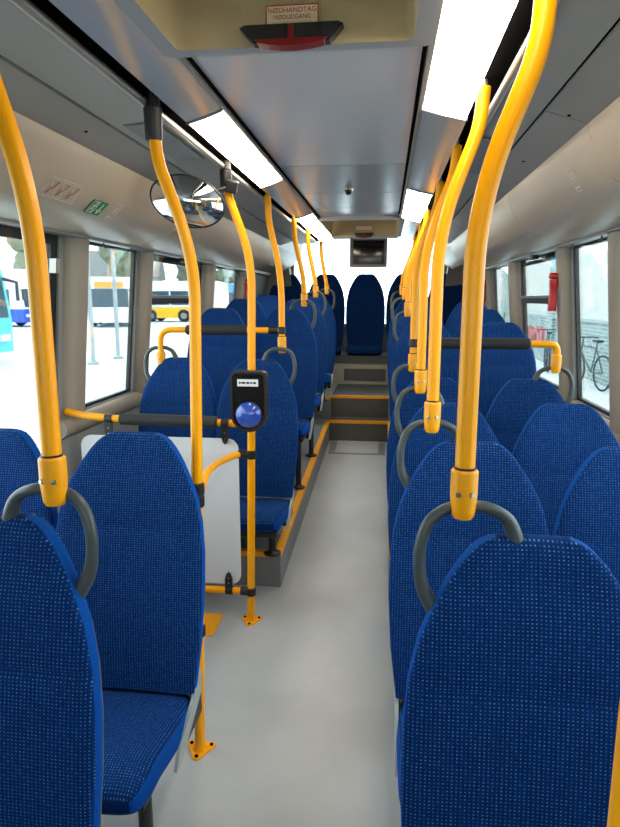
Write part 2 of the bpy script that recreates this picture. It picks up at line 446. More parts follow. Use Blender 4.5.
# back wall with a wide rear window
bm = bmesh.new()
RW = (-1.16, 0.71, 1.17, 2.25)
box(bm, XL - .1, RW[0], YE - 0.1, YE, 0.1, 2.42); box(bm, RW[1], XR + .1, YE - 0.1, YE, 0.1, 2.42)
box(bm, RW[0], RW[1], YE - 0.1, YE, 0.1, RW[2]); box(bm, RW[0], RW[1], YE - 0.1, YE, RW[3], 2.42)
struct('wall_back', bm, 'wall', smooth=False)
root = bpy.data.objects.new('window_9', None); COL.objects.link(root); root['kind'] = 'structure'
obj('glass', boxm(RW[0], RW[1], YE - 0.06, YE - 0.054, RW[2], RW[3]), 'glass', root, smooth=False)
fr = bmesh.new()
box(fr, RW[0] - .02, RW[0] + .03, YE - .13, YE - .05, RW[2], RW[3]); box(fr, RW[1] - .03, RW[1] + .02, YE - .13, YE - .05, RW[2], RW[3])
box(fr, RW[0], RW[1], YE - .13, YE - .05, RW[2] - .02, RW[2] + .03)
obj('window_frame', fr, 'pillar', root, smooth=False)
# slanting corner pillars beside the rear window
for s, xb, xt in ((-1, -1.06, -1.22), (1, 0.61, 0.77)):
    bm = bmesh.new()
    prism(bm, [(xb, 1.15), (xt, 2.28), (xt + s * 0.35, 2.28), (xb + s * 0.45, 1.15)], 'y', YE - 0.32, YE - 0.14)
    trim(bm, 'pillar', False)
# inner panel over each rear side, with a round-cornered speaker box
for s in (-1, 1):
    xo = XLT if s < 0 else XRT
    bm = bmesh.new()
    prism(bm, [(xo, 1.80), (xo - s * 0.20, 1.84), (xo - s * 0.36, 2.0), (xo - s * 0.42, 2.28), (xo, 2.28)], 'y', 6.05, YE - 0.15)
    trim(bm, 'duct', False)

# front wall (behind the viewer) with windscreen opening shrunk to darken the near seats
bm = bmesh.new()
box(bm, XL - .1, XR + .1, Y0 - 0.08, Y0, -0.12, 1.1); box(bm, XL - .1, XR + .1, Y0 - 0.08, Y0, 1.7, 2.42)
box(bm, XL - .1, XL + 0.08, Y0 - 0.08, Y0, 1.1, 1.7); box(bm, XR - 0.08, XR + .1, Y0 - 0.08, Y0, 1.1, 1.7)
struct('wall_front', bm, 'wall', smooth=False)
root = bpy.data.objects.new('window_10', None); COL.objects.link(root); root['kind'] = 'structure'
obj('glass', boxm(XL + .08, XR - .08, Y0 - .05, Y0 - .044, 1.1, 1.7), 'glass', root, smooth=False)

# ---- ceiling
HY = (0.35, 1.50)       # front hatch, y extent
bm = bmesh.new()
box(bm, XL - 0.1, XR + 0.1, Y0, YE, 2.40, 2.44)  # unseen outer roof slab above the panels, added to block sky light
struct('ceiling', bm, 'wall', smooth=False)
CL, CR = -0.50, 0.085   # centre panel edges
ZC = 2.085
# centre panels with narrow seams between them
segs = [(Y0, 0.30, 'ceil'), (1.60, 2.90, 'perf'), (2.91, 3.64, 'ceil'), (3.65, 4.22, 'ceil'), (4.23, 4.62, 'ceil')]
for i, (a, b, m) in enumerate(segs):
    trim(boxm(CL + 0.012, CR - 0.012, a, b, ZC, ZC + 0.02), m)
for ya, yb in ((Y0, 0.40), (1.58, 4.66)): trim(boxm(CL - 0.004, CR + 0.004, ya, yb, ZC + 0.012, ZC + 0.03), 'dark', False)
for xx in (CL + 0.004, CR - 0.010): trim(boxm(xx, xx + 0.006, 1.56, 4.66, 2.076, ZC + 0.02), 'dark', False)
trim(boxm(CL + .01, CR - .01, 1.598, 1.604, ZC - 0.002, ZC + 0.012), 'dark', False)
# rear rising ceiling
bm = bmesh.new()
prism(bm, [(6.2, 2.07), (YE - .1, 2.30), (YE - .1, 2.33), (6.2, 2.10)], 'x', -1.1, 0.65)
trim(bm, 'ceil', False)
def strip_y(pts, y0, y1, m, closed_t=0.012, smooth=True):
    """open profile in x,z thickened upward, extruded in y"""
    bm = bmesh.new()
    up = [(x, z + closed_t) for x, z in pts]
    n = len(pts)
    A = [bm.verts.new((x, y0, z)) for x, z in pts + up[::-1]]; B = [bm.verts.new((x, y1, z)) for x, z in pts + up[::-1]]
    k = len(A)
    for i in range(k): bm.faces.new([A[i], B[i], B[(i + 1) % k], A[(i + 1) % k]])
    for R_ in (A, B[::-1]):
        for i in range(n - 1): bm.faces.new([R_[i], R_[i + 1], R_[k - 2 - i], R_[k - 1 - i]])
    return trim(bm, m, smooth)
lights_L = [(1.98, 3.12), (4.32, 6.0)]
lights_R = [(0.75, 2.05), (3.42, 4.62)]
LX = (-0.622, -0.508); RX = (0.095, 0.232)
for s, (xa, xb), lts in ((-1, LX, lights_L), (1, RX, lights_R)):
    # bare aluminium covers between the lamps
    ys = Y0
    zin, zout = 2.07, 2.035
    pr = [(xa, zout), ((xa + xb) / 2, (zin + zout) / 2 - 0.003), (xb, zin)] if s < 0 else [(xa, zin), ((xa + xb) / 2, (zin + zout) / 2 - 0.003), (xb, zout)]
    for a, b in lts + [(6.25, 6.25)]:
        if a - ys > 0.05: strip_y(pr, ys, a - 0.004, 'ceil_side')
        ys = b + 0.004
    # grey frame strip beside the centre panel
    xi = CL if s < 0 else CR
    e = xb if s < 0 else xa
    strip_y([(min(xi, e), 2.068), (max(xi, e), 2.068)], Y0, 6.25, 'frame', smooth=False)
    # dark groove, aluminium grab rail carrier
    xo = xa if s < 0 else xb
    trim(boxm(min(xo, xo + s * 0.08), max(xo, xo + s * 0.08), Y0, 6.3, 2.062, 2.08), 'dark', False)
    bm = bmesh.new(); tube(bm, [(xo + s * 0.062, Y0, 2.042), (xo + s * 0.062, 6.3, 2.042)], 0.012, 12)
    trim(bm, 'alu')
    # outer sloping panels, then the duct
    xw = XLT if s < 0 else XRT
    x1 = xo + s * 0.076; x2 = -0.868 if s < 0 else 0.44; x3 = -1.0 if s < 0 else 0.565
    for (ya, yb) in ((Y0, 2.9), (2.906, 4.3), (4.306, 6.3)):
        strip_y(sorted([(x1, 2.045), (x2 - s * 0.004, 2.035)]), ya, yb, 'duct_panel', smooth=False)
    trim(boxm(min(x2 - s * .006, x2 + s * .006), max(x2 - s * .006, x2 + s * .006), Y0, 6.3, 2.04, 2.06), 'dark', False)
    trim(boxm(min(x1, x3), max(x1, x3), Y0, 6.3, 2.062, 2.075), 'dark', False)
    dpts = [(x2 + s * 0.006, 2.032), (x3, 1.995)]
    q = [(0, 0), (0.008, -0.025), (0.02, -0.055), (0.042, -0.098), (0.062, -0.124), (0.085, -0.147), (0.11, -0.166), (0.14, -0.181), (0.20, -0.198), (0.27, -0.207), (0.33, -0.21), (0.40, -0.205)]
    zb = 1.99
    bulge = [(x3 + s * u, zb + v) for u, v in q]
    for (ya, yb) in ((Y0, 3.17), (3.176, 5.95)) if s < 0 else ((Y0, 1.98), (1.986, 3.2), (3.206, 5.95)):
        p1 = dpts if s > 0 else dpts[::-1]
        strip_y(p1, ya, yb, 'duct_panel', smooth=False)
        p2 = bulge if s > 0 else bulge[::-1]
        strip_y(p2, ya, yb, 'duct')
    # end cap of the duct
    bm = bmesh.new(); prism(bm, [(x3, 2.2)] + bulge + [(xw, 2.2)], 'y', 5.935, 5.95); trim(bm, 'duct', False)
    # small screw caps on the lids
    for yy in (1.25, 1.95, 2.55, 3.3):
        bm = lathe(bmesh.new(), [(0.0045, 0.0), (0.006, 0.003)], ((x2 + x3) / 2, yy, 2.008), 'z', 10); trim(bm, 'dark')
# flat service covers in the left sloping panel
strip_y([(-0.83, 2.034), (-0.72, 2.037)], 1.99, 2.50, 'frame', 0.004, False)
strip_y([(0.31, 2.035), (0.40, 2.033)], 2.3, 2.9, 'frame', 0.004, False)

def ceiling_light(s, xa, xb, y0, y1, label):
    cx = (xa + xb) / 2
    t = thing('ceiling_light', label, 'ceiling light', (cx, (y0 + y1) / 2, 2.05), 0, 'strip lights along the ceiling')
    zi, zo = (2.035, 2.07) if s < 0 else (2.07, 2.035)
    L2 = (y1 - y0) / 2; hw = (xb - xa) / 2
    bm = bmesh.new()
    prism(bm, [(-hw + .006, zi - 2.05 - 0.004), (0, -0.004), (hw - .006, zo - 2.05 - 0.004), (hw - .006, 0.03), (-hw + .006, 0.03)], 'y', -L2 + 0.008, L2 - 0.008)
    obj('diffuser', bm, 'lamp', t, smooth=False)
    for a, b in ((-L2, -L2 + 0.008), (L2 - 0.008, L2)):
        bm = prism(bmesh.new(), [(-hw, zi - 2.05 - 0.006), (0, -0.006), (hw, zo - 2.05 - 0.006), (hw, 0.03), (-hw, 0.03)], 'y', a, b)
        obj('end_frame', bm, 'frame', t, smooth=False)
ceiling_light(-1, *LX, *lights_L[0], 'bright warm ceiling light on the left side, above the round mirror')
ceiling_light(-1, *LX, *lights_L[1], 'smaller far ceiling light on the left, ending near the monitor')
ceiling_light(1, *RX, *lights_R[0], 'largest glaring ceiling light at top right beside the hatch')
ceiling_light(1, *RX, *lights_R[1], 'small far ceiling light on the right, above the right pole row')

# ------------------------------------------------------------------ roof hatches
def hatch(name, label, y0, y1, x0, x1, zlip, depth, big):
    cx = (x0 + x1) / 2
    t = thing(name, label, 'roof hatch', (cx, y0, zlip))
    W = (x1 - x0) / 2; L = y1 - y0
    bm = bmesh.new()     # frame ring: trapezoid lip with a lining going up
    outer = rrect(2 * W, L, 0.022, 5, 0, L / 2); inner = rrect(2 * W - 0.09, L - 0.09, 0.02, 5, 0, L / 2)
    inner2 = rrect(2 * W - 0.11, L - 0.11, 0.02, 5, 0, L / 2)
    def ring(pts, z): return [bm.verts.new((x, y, z)) for x, y in pts]
    R1, R2, R3 = ring(outer, 0.03), ring([(x * 0.99, (y - L / 2) * 0.99 + L / 2) for x, y in outer], 0.0), ring(inner, -0.0)
    n = len(R1)
    for A, B in ((R1, R2), (R2, R3)):
        for k in range(n): bm.faces.new([A[k], A[(k + 1) % n], B[(k + 1) % n], B[k]])
    obj('hatch_frame', bm, 'hatch_frame', t)
    bm = bmesh.new()
    A = [bm.verts.new((x, y, 0.0)) for x, y in inner]; B = [bm.verts.new((x, y, depth)) for x, y in inner2]
    for k in range(n): bm.faces.new([A[k], A[(k + 1) % n], B[(k + 1) % n], B[k]])
    bm.faces.new(B)
    obj('hatch_liner', bm, 'hatch', t)
    # handle: tapered dark pocket with a red bar
    hw = 0.115 if big else 0.09
    yh = L - 0.056
    bm = bmesh.new()
    secs = [(-0.055, hw, 0.040), (-0.02, hw * 0.95, 0.030), (0.0, hw * 0.9, 0.012)]
    prism(bm, [(-hw, 0.026), (-hw * 0.74, -0.006), (hw * 0.74, -0.006), (hw, 0.026), (hw * 0.90, 0.031), (-hw * 0.90, 0.031)], 'y', yh - 0.028, yh)
    h = obj('handle', bm, 'black', t, smooth=False)
    bm = bmesh.new()
    pts = [(-hw * 0.70, -0.001)] + [(hw * 0.70 * u, -0.006 - 0.010 * (1 - u * u)) for u in (-0.9, -0.6, -0.3, 0, .3, .6, .9)] + [(hw * 0.70, -0.001)]
    prism(bm, pts, 'y', yh - 0.034, yh - 0.002)
    obj('red_bar', bm, 'dred', h, smooth=False)
    bm = boxm(-0.006, 0.006, yh - 0.032, yh - 0.028, 0.0, 0.028, 0.001); obj('pull_tab', bm, 'dred', h)
    # sticker
    sw, sh = (0.118, 0.044) if big else (0.15, 0.04)
    zc = 0.055 if big else 0.075
    st = obj('sticker', boxm(-sw / 2, sw / 2, yh - 0.006, yh - 0.003, zc - sh / 2, zc + sh / 2), 'cream', t, smooth=False)
    bm = bmesh.new(); e = 0.0022
    for a in ((-sw / 2, sw / 2, zc + sh / 2 - e, zc + sh / 2), (-sw / 2, sw / 2, zc - sh / 2, zc - sh / 2 + e), (-sw / 2, -sw / 2 + e, zc - sh / 2, zc + sh / 2), (sw / 2 - e, sw / 2, zc - sh / 2, zc + sh / 2)):
        box(bm, a[0], a[1], yh - 0.0068, yh - 0.006, a[2], a[3])
    obj('border', bm, 'ink', st, smooth=False)
    if big:
        text('NØDHANDTAG', 0.0150, 'ink', st, (0, yh - 0.0066, zc + 0.0105), (PI / 2, 0, 0))
        text('NØDUDGANG', 0.0125, 'ink', st, (0, yh - 0.0066, zc - 0.003), (PI / 2, 0, 0))
        bm = bmesh.new()
        for k in range(16): box(bm, -0.044 + k * 0.0056, -0.044 + k * 0.0056 + 0.004, yh - 0.0066, yh - 0.006, zc - 0.0145, zc - 0.0128)
        obj('small_print', bm, 'hatch', st, smooth=False)
hatch('roof_hatch', 'beige emergency roof hatch at top with NØDHANDTAG sticker and red-barred handle', 0.45, 1.555, -0.535, 0.095, 2.062, 0.22, True)
hatch('roof_hatch', 'far roof hatch with small sticker, just in front of the monitor', 4.66, 5.95, -0.56, 0.135, 2.062, 0.16, False)

# ------------------------------------------------------------------ seats
BACK_PROFILE = [(0.0, 0.066), (0.004, 0.080), (0.012, 0.096), (0.024, 0.110), (0.045, 0.129), (0.083, 0.155), (0.13, 0.182), (0.177, 0.202), (0.25, 0.219), (0.34, 0.228), (0.45, 0.229), (0.60, 0.220), (0.73, 0.204), (0.78, 0.198)]
def yfront(t, T, lean):          # forward face, t from the bottom
    u = t / T
    return lean * u - 0.018 * math.sin(PI * min(1, u * 1.1)) + 0.02 * max(0, u - 0.82) / 0.18
def backrest_mesh(T=0.75, wscale=1.0, lean=0.11, thick=0.034, shell=False):
    bm = bmesh.new(); uvl = bm.loops.layers.uv.new('UVMap')
    drops = [0.0, 0.004, 0.012, 0.024, 0.045, 0.065, 0.083, 0.105, 0.13, 0.155, 0.177, 0.21, 0.25, 0.262, 0.274, 0.30, 0.34, 0.39, 0.45, 0.52, 0.60, 0.66, 0.71, 0.73, 0.745]
    sc = T / 0.75; rings = []; N = 44
    info = {}
    for d in drops:
        t = T - d * sc if T > 0.8 else T - d * (T / 0.75)
        wd = interp(BACK_PROFILE, d) * wscale
        th = thick
        if d < 0.02: th = thick * (0.45 + 0.55 * math.sqrt(d / 0.02))
        if d == 0.0: th = thick * 0.40
        if shell: wd *= 0.965; th = 0.014; t = t * 0.97
        seam = 0.004 if d == 0.262 else 0.0
        yf = yfront(t, T, lean)
        ring = []
        for k in range(N):
            a = 2 * PI * k / N; c, s_ = math.cos(a), math.sin(a)
            x = wd * math.copysign(abs(c) ** 0.42, c); yy = th * math.copysign(abs(s_) ** 0.55, s_)
            u = abs(x) / wd
            y = yf + yy
            if shell: y = yf + thick + 0.008 + yy * (1 - 0.5 * u ** 4) - 0.012 * u ** 4
            elif s_ < 0: y += 0.012 * (1 - u ** 2) + seam - 0.006 * u ** 6
            v = bm.verts.new((x, y, t)); info[v] = (x, t); ring.append(v)
        rings.append(ring)
    for i in range(len(rings) - 1):
        for k in range(N):
            f = bm.faces.new([rings[i][k], rings[i + 1][k], rings[i + 1][(k + 1) % N], rings[i][(k + 1) % N]])
            kk = k % (N // 2)
            if kk < 1 or kk >= N // 2 - 1: f.material_index = 1
    bm.faces.new(rings[0]); bm.faces.new(rings[-1][::-1])
    for f in bm.faces:
        for l in f.loops: l[uvl].uv = (info[l.vert][0] + 0.5, info[l.vert][1])
    return bm
def cushion_mesh(wscale=1.0, depth=0.44, h=0.115):
    bm = bmesh.new(); uvl = bm.loops.layers.uv.new('UVMap'); N = 40; rings = []; info = {}
    st = [0.0, 0.02, 0.08, 0.16, 0.24, 0.30, 0.34, 0.37, 0.395, 0.413, 0.426, 0.435, 0.44]
    for d in st:
        u = d / 0.44; y = 0.02 - d * depth / 0.44
        wd = (0.185 + 0.015 * min(1, u * 3)) * wscale
        hh = h / 2
        top = 0.0 + 0.05 * min(1, u / 0.75) ** 1.5
        if u > 0.75:
            k = (u - 0.75) / 0.25; f = math.sqrt(max(0, 1 - k ** 2.4))
            wd *= 0.86 + 0.14 * f; hh = hh * (0.30 + 0.70 * f); zc = top - h / 2 - 0.008 * k
        else: zc = top - h / 2
        if d == 0.0: wd *= .95; hh *= .8
        ring = []
        for q in range(N):
            a = 2 * PI * q / N; c, s_ = math.cos(a), math.sin(a)
            x = wd * math.copysign(abs(c) ** 0.4, c); z = zc + hh * math.copysign(abs(s_) ** 0.5, s_)
            if s_ > 0: z -= 0.012 * (1 - (x / wd) ** 2)
            v = bm.verts.new((x, y, z)); info[v] = (x, d); ring.append(v)
        rings.append(ring)
    for i in range(len(rings) - 1):
        for k in range(N):
            f = bm.faces.new([rings[i][k], rings[i][(k + 1) % N], rings[i + 1][(k + 1) % N], rings[i + 1][k]])
            kk = k % (N // 2)
            if kk < 2 or kk >= N // 2 - 2: f.material_index = 1
    bm.faces.new(rings[0][::-1]); bm.faces.new(rings[-1])
    for f in bm.faces:
        for l in f.loops:
            x, d = info[l.vert]; l[uvl].uv = (x + 0.5, d)
            if i > 9: pass
    return bm
MESH = {}
def cached(key, fn, mats):
    if key not in MESH: MESH[key] = finish(fn(), key, mats, True, 60)
    return MESH[key]
def handle_bm(s):
    # arch from the top edge of the backrest, over and down to the shoulder (s = side)
    T = 0.75
    P = [(0.026, 0.128, T - 0.022), (0.046, 0.126, T + 0.032), (0.085, 0.120, T + 0.055), (0.120, 0.118, T + 0.056), (0.155, 0.115, T + 0.052),
         (0.185, 0.110, T + 0.030), (0.200, 0.106, T - 0.010), (0.202, 0.103, T - 0.055), (0.194, 0.100, T - 0.098), (0.172, 0.096, T - 0.135)]
    pts = [Vector((s * a, b, c)) for a, b, c in P]
    # smooth
    out = []
    for i in range(len(pts) - 1):
        p0, p1, p2, p3 = pts[max(i - 1, 0)], pts[i], pts[i + 1], pts[min(i + 2, len(pts) - 1)]
        for k in range(5):
            t = k / 5
            out.append(0.5 * ((2 * p1) + (p2 - p0) * t + (2 * p0 - 5 * p1 + 4 * p2 - p3) * t * t + (3 * p1 - p0 - 3 * p2 + p3) * t ** 3))
    out.append(pts[-1])
    n = len(out)
    rr = [0.011 + 0.006 * max(0, 1 - i / (n * 0.14)) + 0.005 * max(0, 1 - (n - 1 - i) / (n * 0.2)) for i in range(n)]
    return tube(bmesh.new(), out, rr, 16)
def frame_bm():
    bm = bmesh.new()
    box(bm, -0.17, 0.17, -0.34, 0.03, -0.105, -0.075, 0.006)
    box(bm, -0.19, -0.16, -0.10, 0.09, -0.13, -0.04, 0.005); box(bm, 0.16, 0.19, -0.10, 0.09, -0.13, -0.04, 0.005)
    return bm
def side_bm(s):
    bm = bmesh.new()
    x0, x1 = (0.193, 0.203)
    if s < 0: x0, x1 = -x1, -x0
    prism(bm, [(0.03, 0.06), (0.055, 0.03), (0.05, -0.03), (-0.14, -0.115), (-0.19, -0.115), (-0.15, -0.06), (-0.02, -0.01), (0.0, 0.05)], 'x', x0, x1)
    return bm
def leg_bm(h):
    bm = bmesh.new()
    tube(bm, [(0, 0, 0.004), (0, 0, h)], 0.019, 14)
    return bm
def foot_bm():
    bm = bmesh.new(); lathe(bm, [(0.045, 0.0), (0.045, 0.006), (0.024, 0.012), (0.022, 0.02)], n=18); return bm

def seat(cx, ytop, ztop, zfloor, label, handle=0, aisle=1, group=None, legs=True, T=0.75, wscale=1.0, bench=False):
    """aisle: +1 aisle on the right side of the seat, -1 on the left"""
    ztop += 0.008; yj = ytop - 0.115; zj = ztop - T
    t = thing('passenger_seat', label, 'bus seat', (cx, yj, zfloor), 0, group)
    dz = zj - zfloor
    obj('backrest', cached('backrest_%.2f' % T, lambda: backrest_mesh(T, wscale), ['fabric', 'trim_blue']), None, t, (0, 0, dz))
    obj('seat_cushion', cached('cushion_%.2f' % T, lambda: cushion_mesh(wscale), ['fabric', 'trim_blue']), None, t, (0, 0, dz))
    obj('back_shell', cached('shell_%.2f' % T, lambda: backrest_mesh(T, wscale, shell=True), ['shell', 'shell']), None, t, (0, 0, dz))
    if not bench:
        obj('seat_frame', cached('frame', frame_bm, 'black'), None, t, (0, 0, dz))
        obj('side_bracket', cached('side_%d' % aisle, lambda: side_bm(aisle), 'bracket'), None, t, (0, 0, dz), label='light grey side bracket')
    if handle:
        obj('grab_handle', cached('handle_%d' % handle, lambda: handle_bm(handle), 'handle'), None, t, (0, 0, dz + T - 0.75), label='dark grey curved grab handle')
    if legs:
        h = dz - 0.09
        lg = obj('leg', cached('leg_%.2f' % h, lambda: leg_bm(h), 'black'), None, t, (aisle * 0.13, -0.24, 0))
        obj('foot_plate', cached('foot', foot_bm, 'black'), None, lg, (0, 0, 0))
        lg = obj('leg', cached('leg_%.2f' % h, lambda: leg_bm(h), 'black'), None, t, (-aisle * 0.13, -0.24, 0))
        obj('foot_plate', cached('foot', foot_bm, 'black'), None, lg, (0, 0, 0))
    return t

GL, GR = 'blue seats left of the aisle', 'blue seats right of the aisle'
# left side, front to back
seat(-0.728, 1.03, 1.09, 0, 'blue seat at bottom left corner with dark handle under the thick yellow pole', 1, 1, GL)
seat(-0.735, 1.72, 1.10, 0, 'blue seat with visible cushion and leg, beside the floor-standing pole', 0, 1, GL)
seat(-1.195, 1.74, 1.095, 0, 'blue window seat at the left edge, behind the thick yellow pole', 0, 1, GL)
seat(-0.69, 3.36, 1.165, zp(3.1), 'blue aisle seat right behind the ticket reader', 1, 1, GL)
seat(-1.15, 3.40, 1.165, zp(3.1), 'blue window seat behind the black lower bar, dark handle on its window side', -1, 1, GL)
seat(-0.69, 4.35, 1.425, zp(4.1), 'tall blue aisle seat in the left row, behind the pole with the black clamp', 1, 1, GL)
seat(-1.15, 4.30, 1.43, zp(4.1), 'tall blue window seat with the black upper bar across it, left side', 0, 1, GL)
seat(-0.69, 5.08, 1.49, zp(4.8), 'blue aisle seat last but one in the left row, only a narrow strip visible', 1, 1, GL)
seat(-1.15, 5.05, 1.495, zp(4.8), 'blue window seat peeping over the upper bar at left, second row behind it', 0, 1, GL)
seat(-0.70, 6.12, 1.525, Z2, 'hindmost blue aisle seat on the left, above the upper step', 1, 1, GL)
seat(-1.15, 6.05, 1.53, Z2, 'hindmost blue window seat on the left, below the tall corner seat', 0, 1, GL)
# right side
seat(0.273, 1.09, 1.068, 0, 'largest blue seat, in the bottom right foreground with a dark handle', -1, -1, GR)
seat(0.255, 1.80, 1.08, 0, 'second blue aisle seat on the right, just behind the foreground seat', -1, -1, GR)
seat(0.725, 1.86, 1.062, 0, 'blue window seat cut by the right edge of the photo', 0, -1, GR)
seat(0.255, 2.44, 1.09, 0, 'third blue aisle seat on the right, half hidden by the pole', -1, -1, GR)
seat(0.715, 2.50, 1.085, 0, 'blue window seat at right in front of the bicycles window, second from the edge', 0, -1, GR)
seat(0.248, 3.13, 1.105, zp(3.05), 'fourth blue aisle seat on the right, at the bar with the black clamp', -1, -1, GR)
seat(0.716, 3.17, 1.10, zp(3.05), 'blue window seat under the yellow bar end, dark handle at its window side', 1, -1, GR)
seat(0.26, 4.12, 1.35, zp(3.9), 'tall blue aisle seat directly behind the black bar on the right', -1, -1, GR)
seat(0.73, 4.12, 1.345, zp(3.9), 'tall blue window seat behind the black bar on the right', 0, -1, GR)
seat(0.25, 4.80, 1.44, zp(4.5), 'blue aisle seat two rows behind the right bar', -1, -1, GR)
seat(0.73, 4.85, 1.415, zp(4.5), 'blue window seat two rows behind the right bar', 0, -1, GR)
seat(0.25, 5.66, 1.50, Z1 + .01, 'hindmost blue aisle seat in the right row', -1, -1, GR)
seat(0.73, 5.60, 1.47, Z1 + .01, 'hindmost blue window seat in the right row, beside the far red hammer', 0, -1, GR)
# back bench
for x, l in ((-1.19, 'tall dark blue seat in the left back corner of the bus'), (-0.715, 'tall dark blue back-row seat left of the middle one'),
             (-0.24, 'tall dark blue middle seat of the back row, under the monitor'), (0.235, 'tall dark blue back-row seat right of the middle one'),
             (0.71, 'tall dark blue seat in the right back corner of the bus')):
    seat(x, 7.58, 1.785, 0.86, l, 0, 1, 'tall seats of the back row', legs=False, T=0.85, wscale=1.01, bench=True)

# ------------------------------------------------------------------ stanchions
def torus_clamp(bm, p, r, h):
    lathe(bm, [(r - .004, -h / 2), (r, -h / 2 + .004), (r, h / 2 - .004), (r - .004, h / 2)], p, 'z', 20)
def stanchion(s, x0, xt, y, zb, label, group='yellow poles rising from the seat handles', clamp=None, r=0.0175, black_top=False, floor_pole=False, zbend=1.62, zknee=1.91, xbase=None):
    t = thing('grab_pole', label, 'grab pole', (x0, y, zb), 0, group)
    d = xt - x0
    top = 2.045
    pts = fillet([(xbase or 0, 0, 0.0 if not floor_pole else 0.004), (0, 0, zbend - zb), (d * 0.94, 0, zknee - zb), (d, 0, top - zb)], [0.14, 0.05], 12)
    if not floor_pole: pts[0] = Vector((0, 0, 0.07))
    obj('pole', tube(bmesh.new(), pts, r, 22), 'yellow', t)
    if not floor_pole:
        bm = bmesh.new()
        lathe(bm, [(0.017, 0.0), (0.0205, 0.006), (0.0215, 0.014), (0.024, 0.045), (0.024, 0.086), (0.0205, 0.090)], n=24)
        so = obj('socket', bm, 'socket', t)
        for a in (-0.5, 0.5):
            bm = lathe(bmesh.new(), [(0.0045, 0), (0.0045, 0.004), (0.002, 0.0042)], (0, 0, 0), 'z', 12)
            o = obj('screw', bm, 'steel', so, (0.0228 * math.sin(a), -0.0228 * math.cos(a), 0.048), rot=(PI / 2, 0, a))
        obj('seal_ring', lathe(bmesh.new(), [(0.019, 0.089), (0.019, 0.094)]), 'black', t)
    if black_top:
        bm = bmesh.new()
        lathe(bm, [(0.0215, top - zb - 0.105), (0.024, top - zb - 0.10), (0.026, top - zb - 0.02), (0.021, top - zb - 0.015), (0.021, top - zb + 0.02)], (d, 0, 0), n=20)
        obj('ceiling_clamp', bm, 'black', t)
    else:
        bm = bmesh.new()
        tube(bm, [(d, 0, top - zb - 0.01), (d, 0, top - zb + 0.03)], 0.009, 10)
        obj('ceiling_fixing', bm, 'alu', t)
    if clamp:
        for z in clamp:
            bm = bmesh.new(); torus_clamp(bm, ((xbase or 0) * max(0, 1 - z / zbend), 0, z - zb), 0.0225, 0.04); obj('clamp', bm, 'black', t)
    return t
def tri_foot(t, dx=0.0):
    bm = bmesh.new(); pts = []
    for k in range(3):
        a0 = math.radians(-90 + 120 * k)
        for j in range(-3, 4):
            a = a0 + j * 0.3; c = (0.042 * math.cos(a0), 0.042 * math.sin(a0))
            pts.append((dx + c[0] + 0.012 * math.cos(a), c[1] + 0.012 * math.sin(a)))
    prism(bm, pts, 'z', 0, 0.006)
    lathe(bm, [(0.024, 0.006), (0.019, 0.014), (0.0176, 0.03)], (dx, 0, 0), n=20)
    f = obj('foot_flange', bm, 'yellow', t)
    for k in range(3):
        a0 = math.radians(-90 + 120 * k)
        obj('bolt', lathe(bmesh.new(), [(0.006, 0), (0.006, 0.004), (0.003, 0.005)], n=10), 'dark', f, (dx + 0.04 * math.cos(a0), 0.04 * math.sin(a0), 0.006))
G = 'yellow poles rising from the seat handles'
stanchion(-1, -0.591, -0.665, 1.02, 1.132, 'thick yellow pole at the far left, standing in the handle of the corner seat', zbend=1.66, zknee=1.9)
p1 = stanchion(-1, -0.555, -0.662, 1.80, 0, 'yellow floor-standing pole in front of the round mirror, black clamp on top', 'yellow poles standing on the floor', clamp=[0.44, 0.88, 0.92], black_top=True, floor_pole=True, zbend=1.62, zknee=1.89, xbase=-0.037)
tri_foot(p1, -0.037)
p2 = stanchion(-1, -0.570, -0.674, 2.66, 0, 'yellow floor-standing pole that carries the ticket reader', 'yellow poles standing on the floor', clamp=[0.15, 0.812], black_top=True, floor_pole=True, zbend=1.67, zknee=1.93, xbase=-0.032)
tri_foot(p2, -0.032)
stanchion(-1, -0.566, -0.637, 3.40, 1.205, 'yellow pole rising from the seat behind the ticket reader, black clamp low on it', G, clamp=[1.33])
stanchion(-1, -0.567, -0.637, 4.36, 1.448, 'yellow pole on the left, next one behind the pole with the black clamp', G)
stanchion(-1, -0.567, -0.632, 5.09, 1.512, 'yellow pole on the left, last but one before the back row', G)
stanchion(-1, -0.575, -0.632, 6.13, 1.545, 'hindmost and smallest yellow pole on the left', G)
stanchion(1, 0.145, 0.236, 1.085, 1.115, 'thickest yellow pole, on the handle of the foreground seat at right', G, zbend=1.66, zknee=1.885)
stanchion(1, 0.140, 0.243, 1.79, 1.12, 'yellow pole on the handle of the second seat right of the aisle', G, zbend=1.69, zknee=1.95)
stanchion(1, 0.140, 0.243, 2.42, 1.14, 'yellow pole third from the front on the right', G, zbend=1.69, zknee=1.95)
stanchion(1, 0.140, 0.243, 3.13, 1.142, 'yellow pole on the right with the black bar clamp', G, clamp=[1.285], zbend=1.69, zknee=1.95)
stanchion(1, 0.140, 0.243, 4.09, 1.388, 'yellow pole on the right directly behind the one with the clamp', G, zbend=1.69, zknee=1.95)
stanchion(1, 0.140, 0.243, 4.76, 1.493, 'yellow pole on the right, last but one, far back', G, zbend=1.69, zknee=1.95)
stanchion(1, 0.140, 0.243, 5.65, 1.535, 'hindmost yellow pole on the right, farthest back', G, zbend=1.69, zknee=1.95)

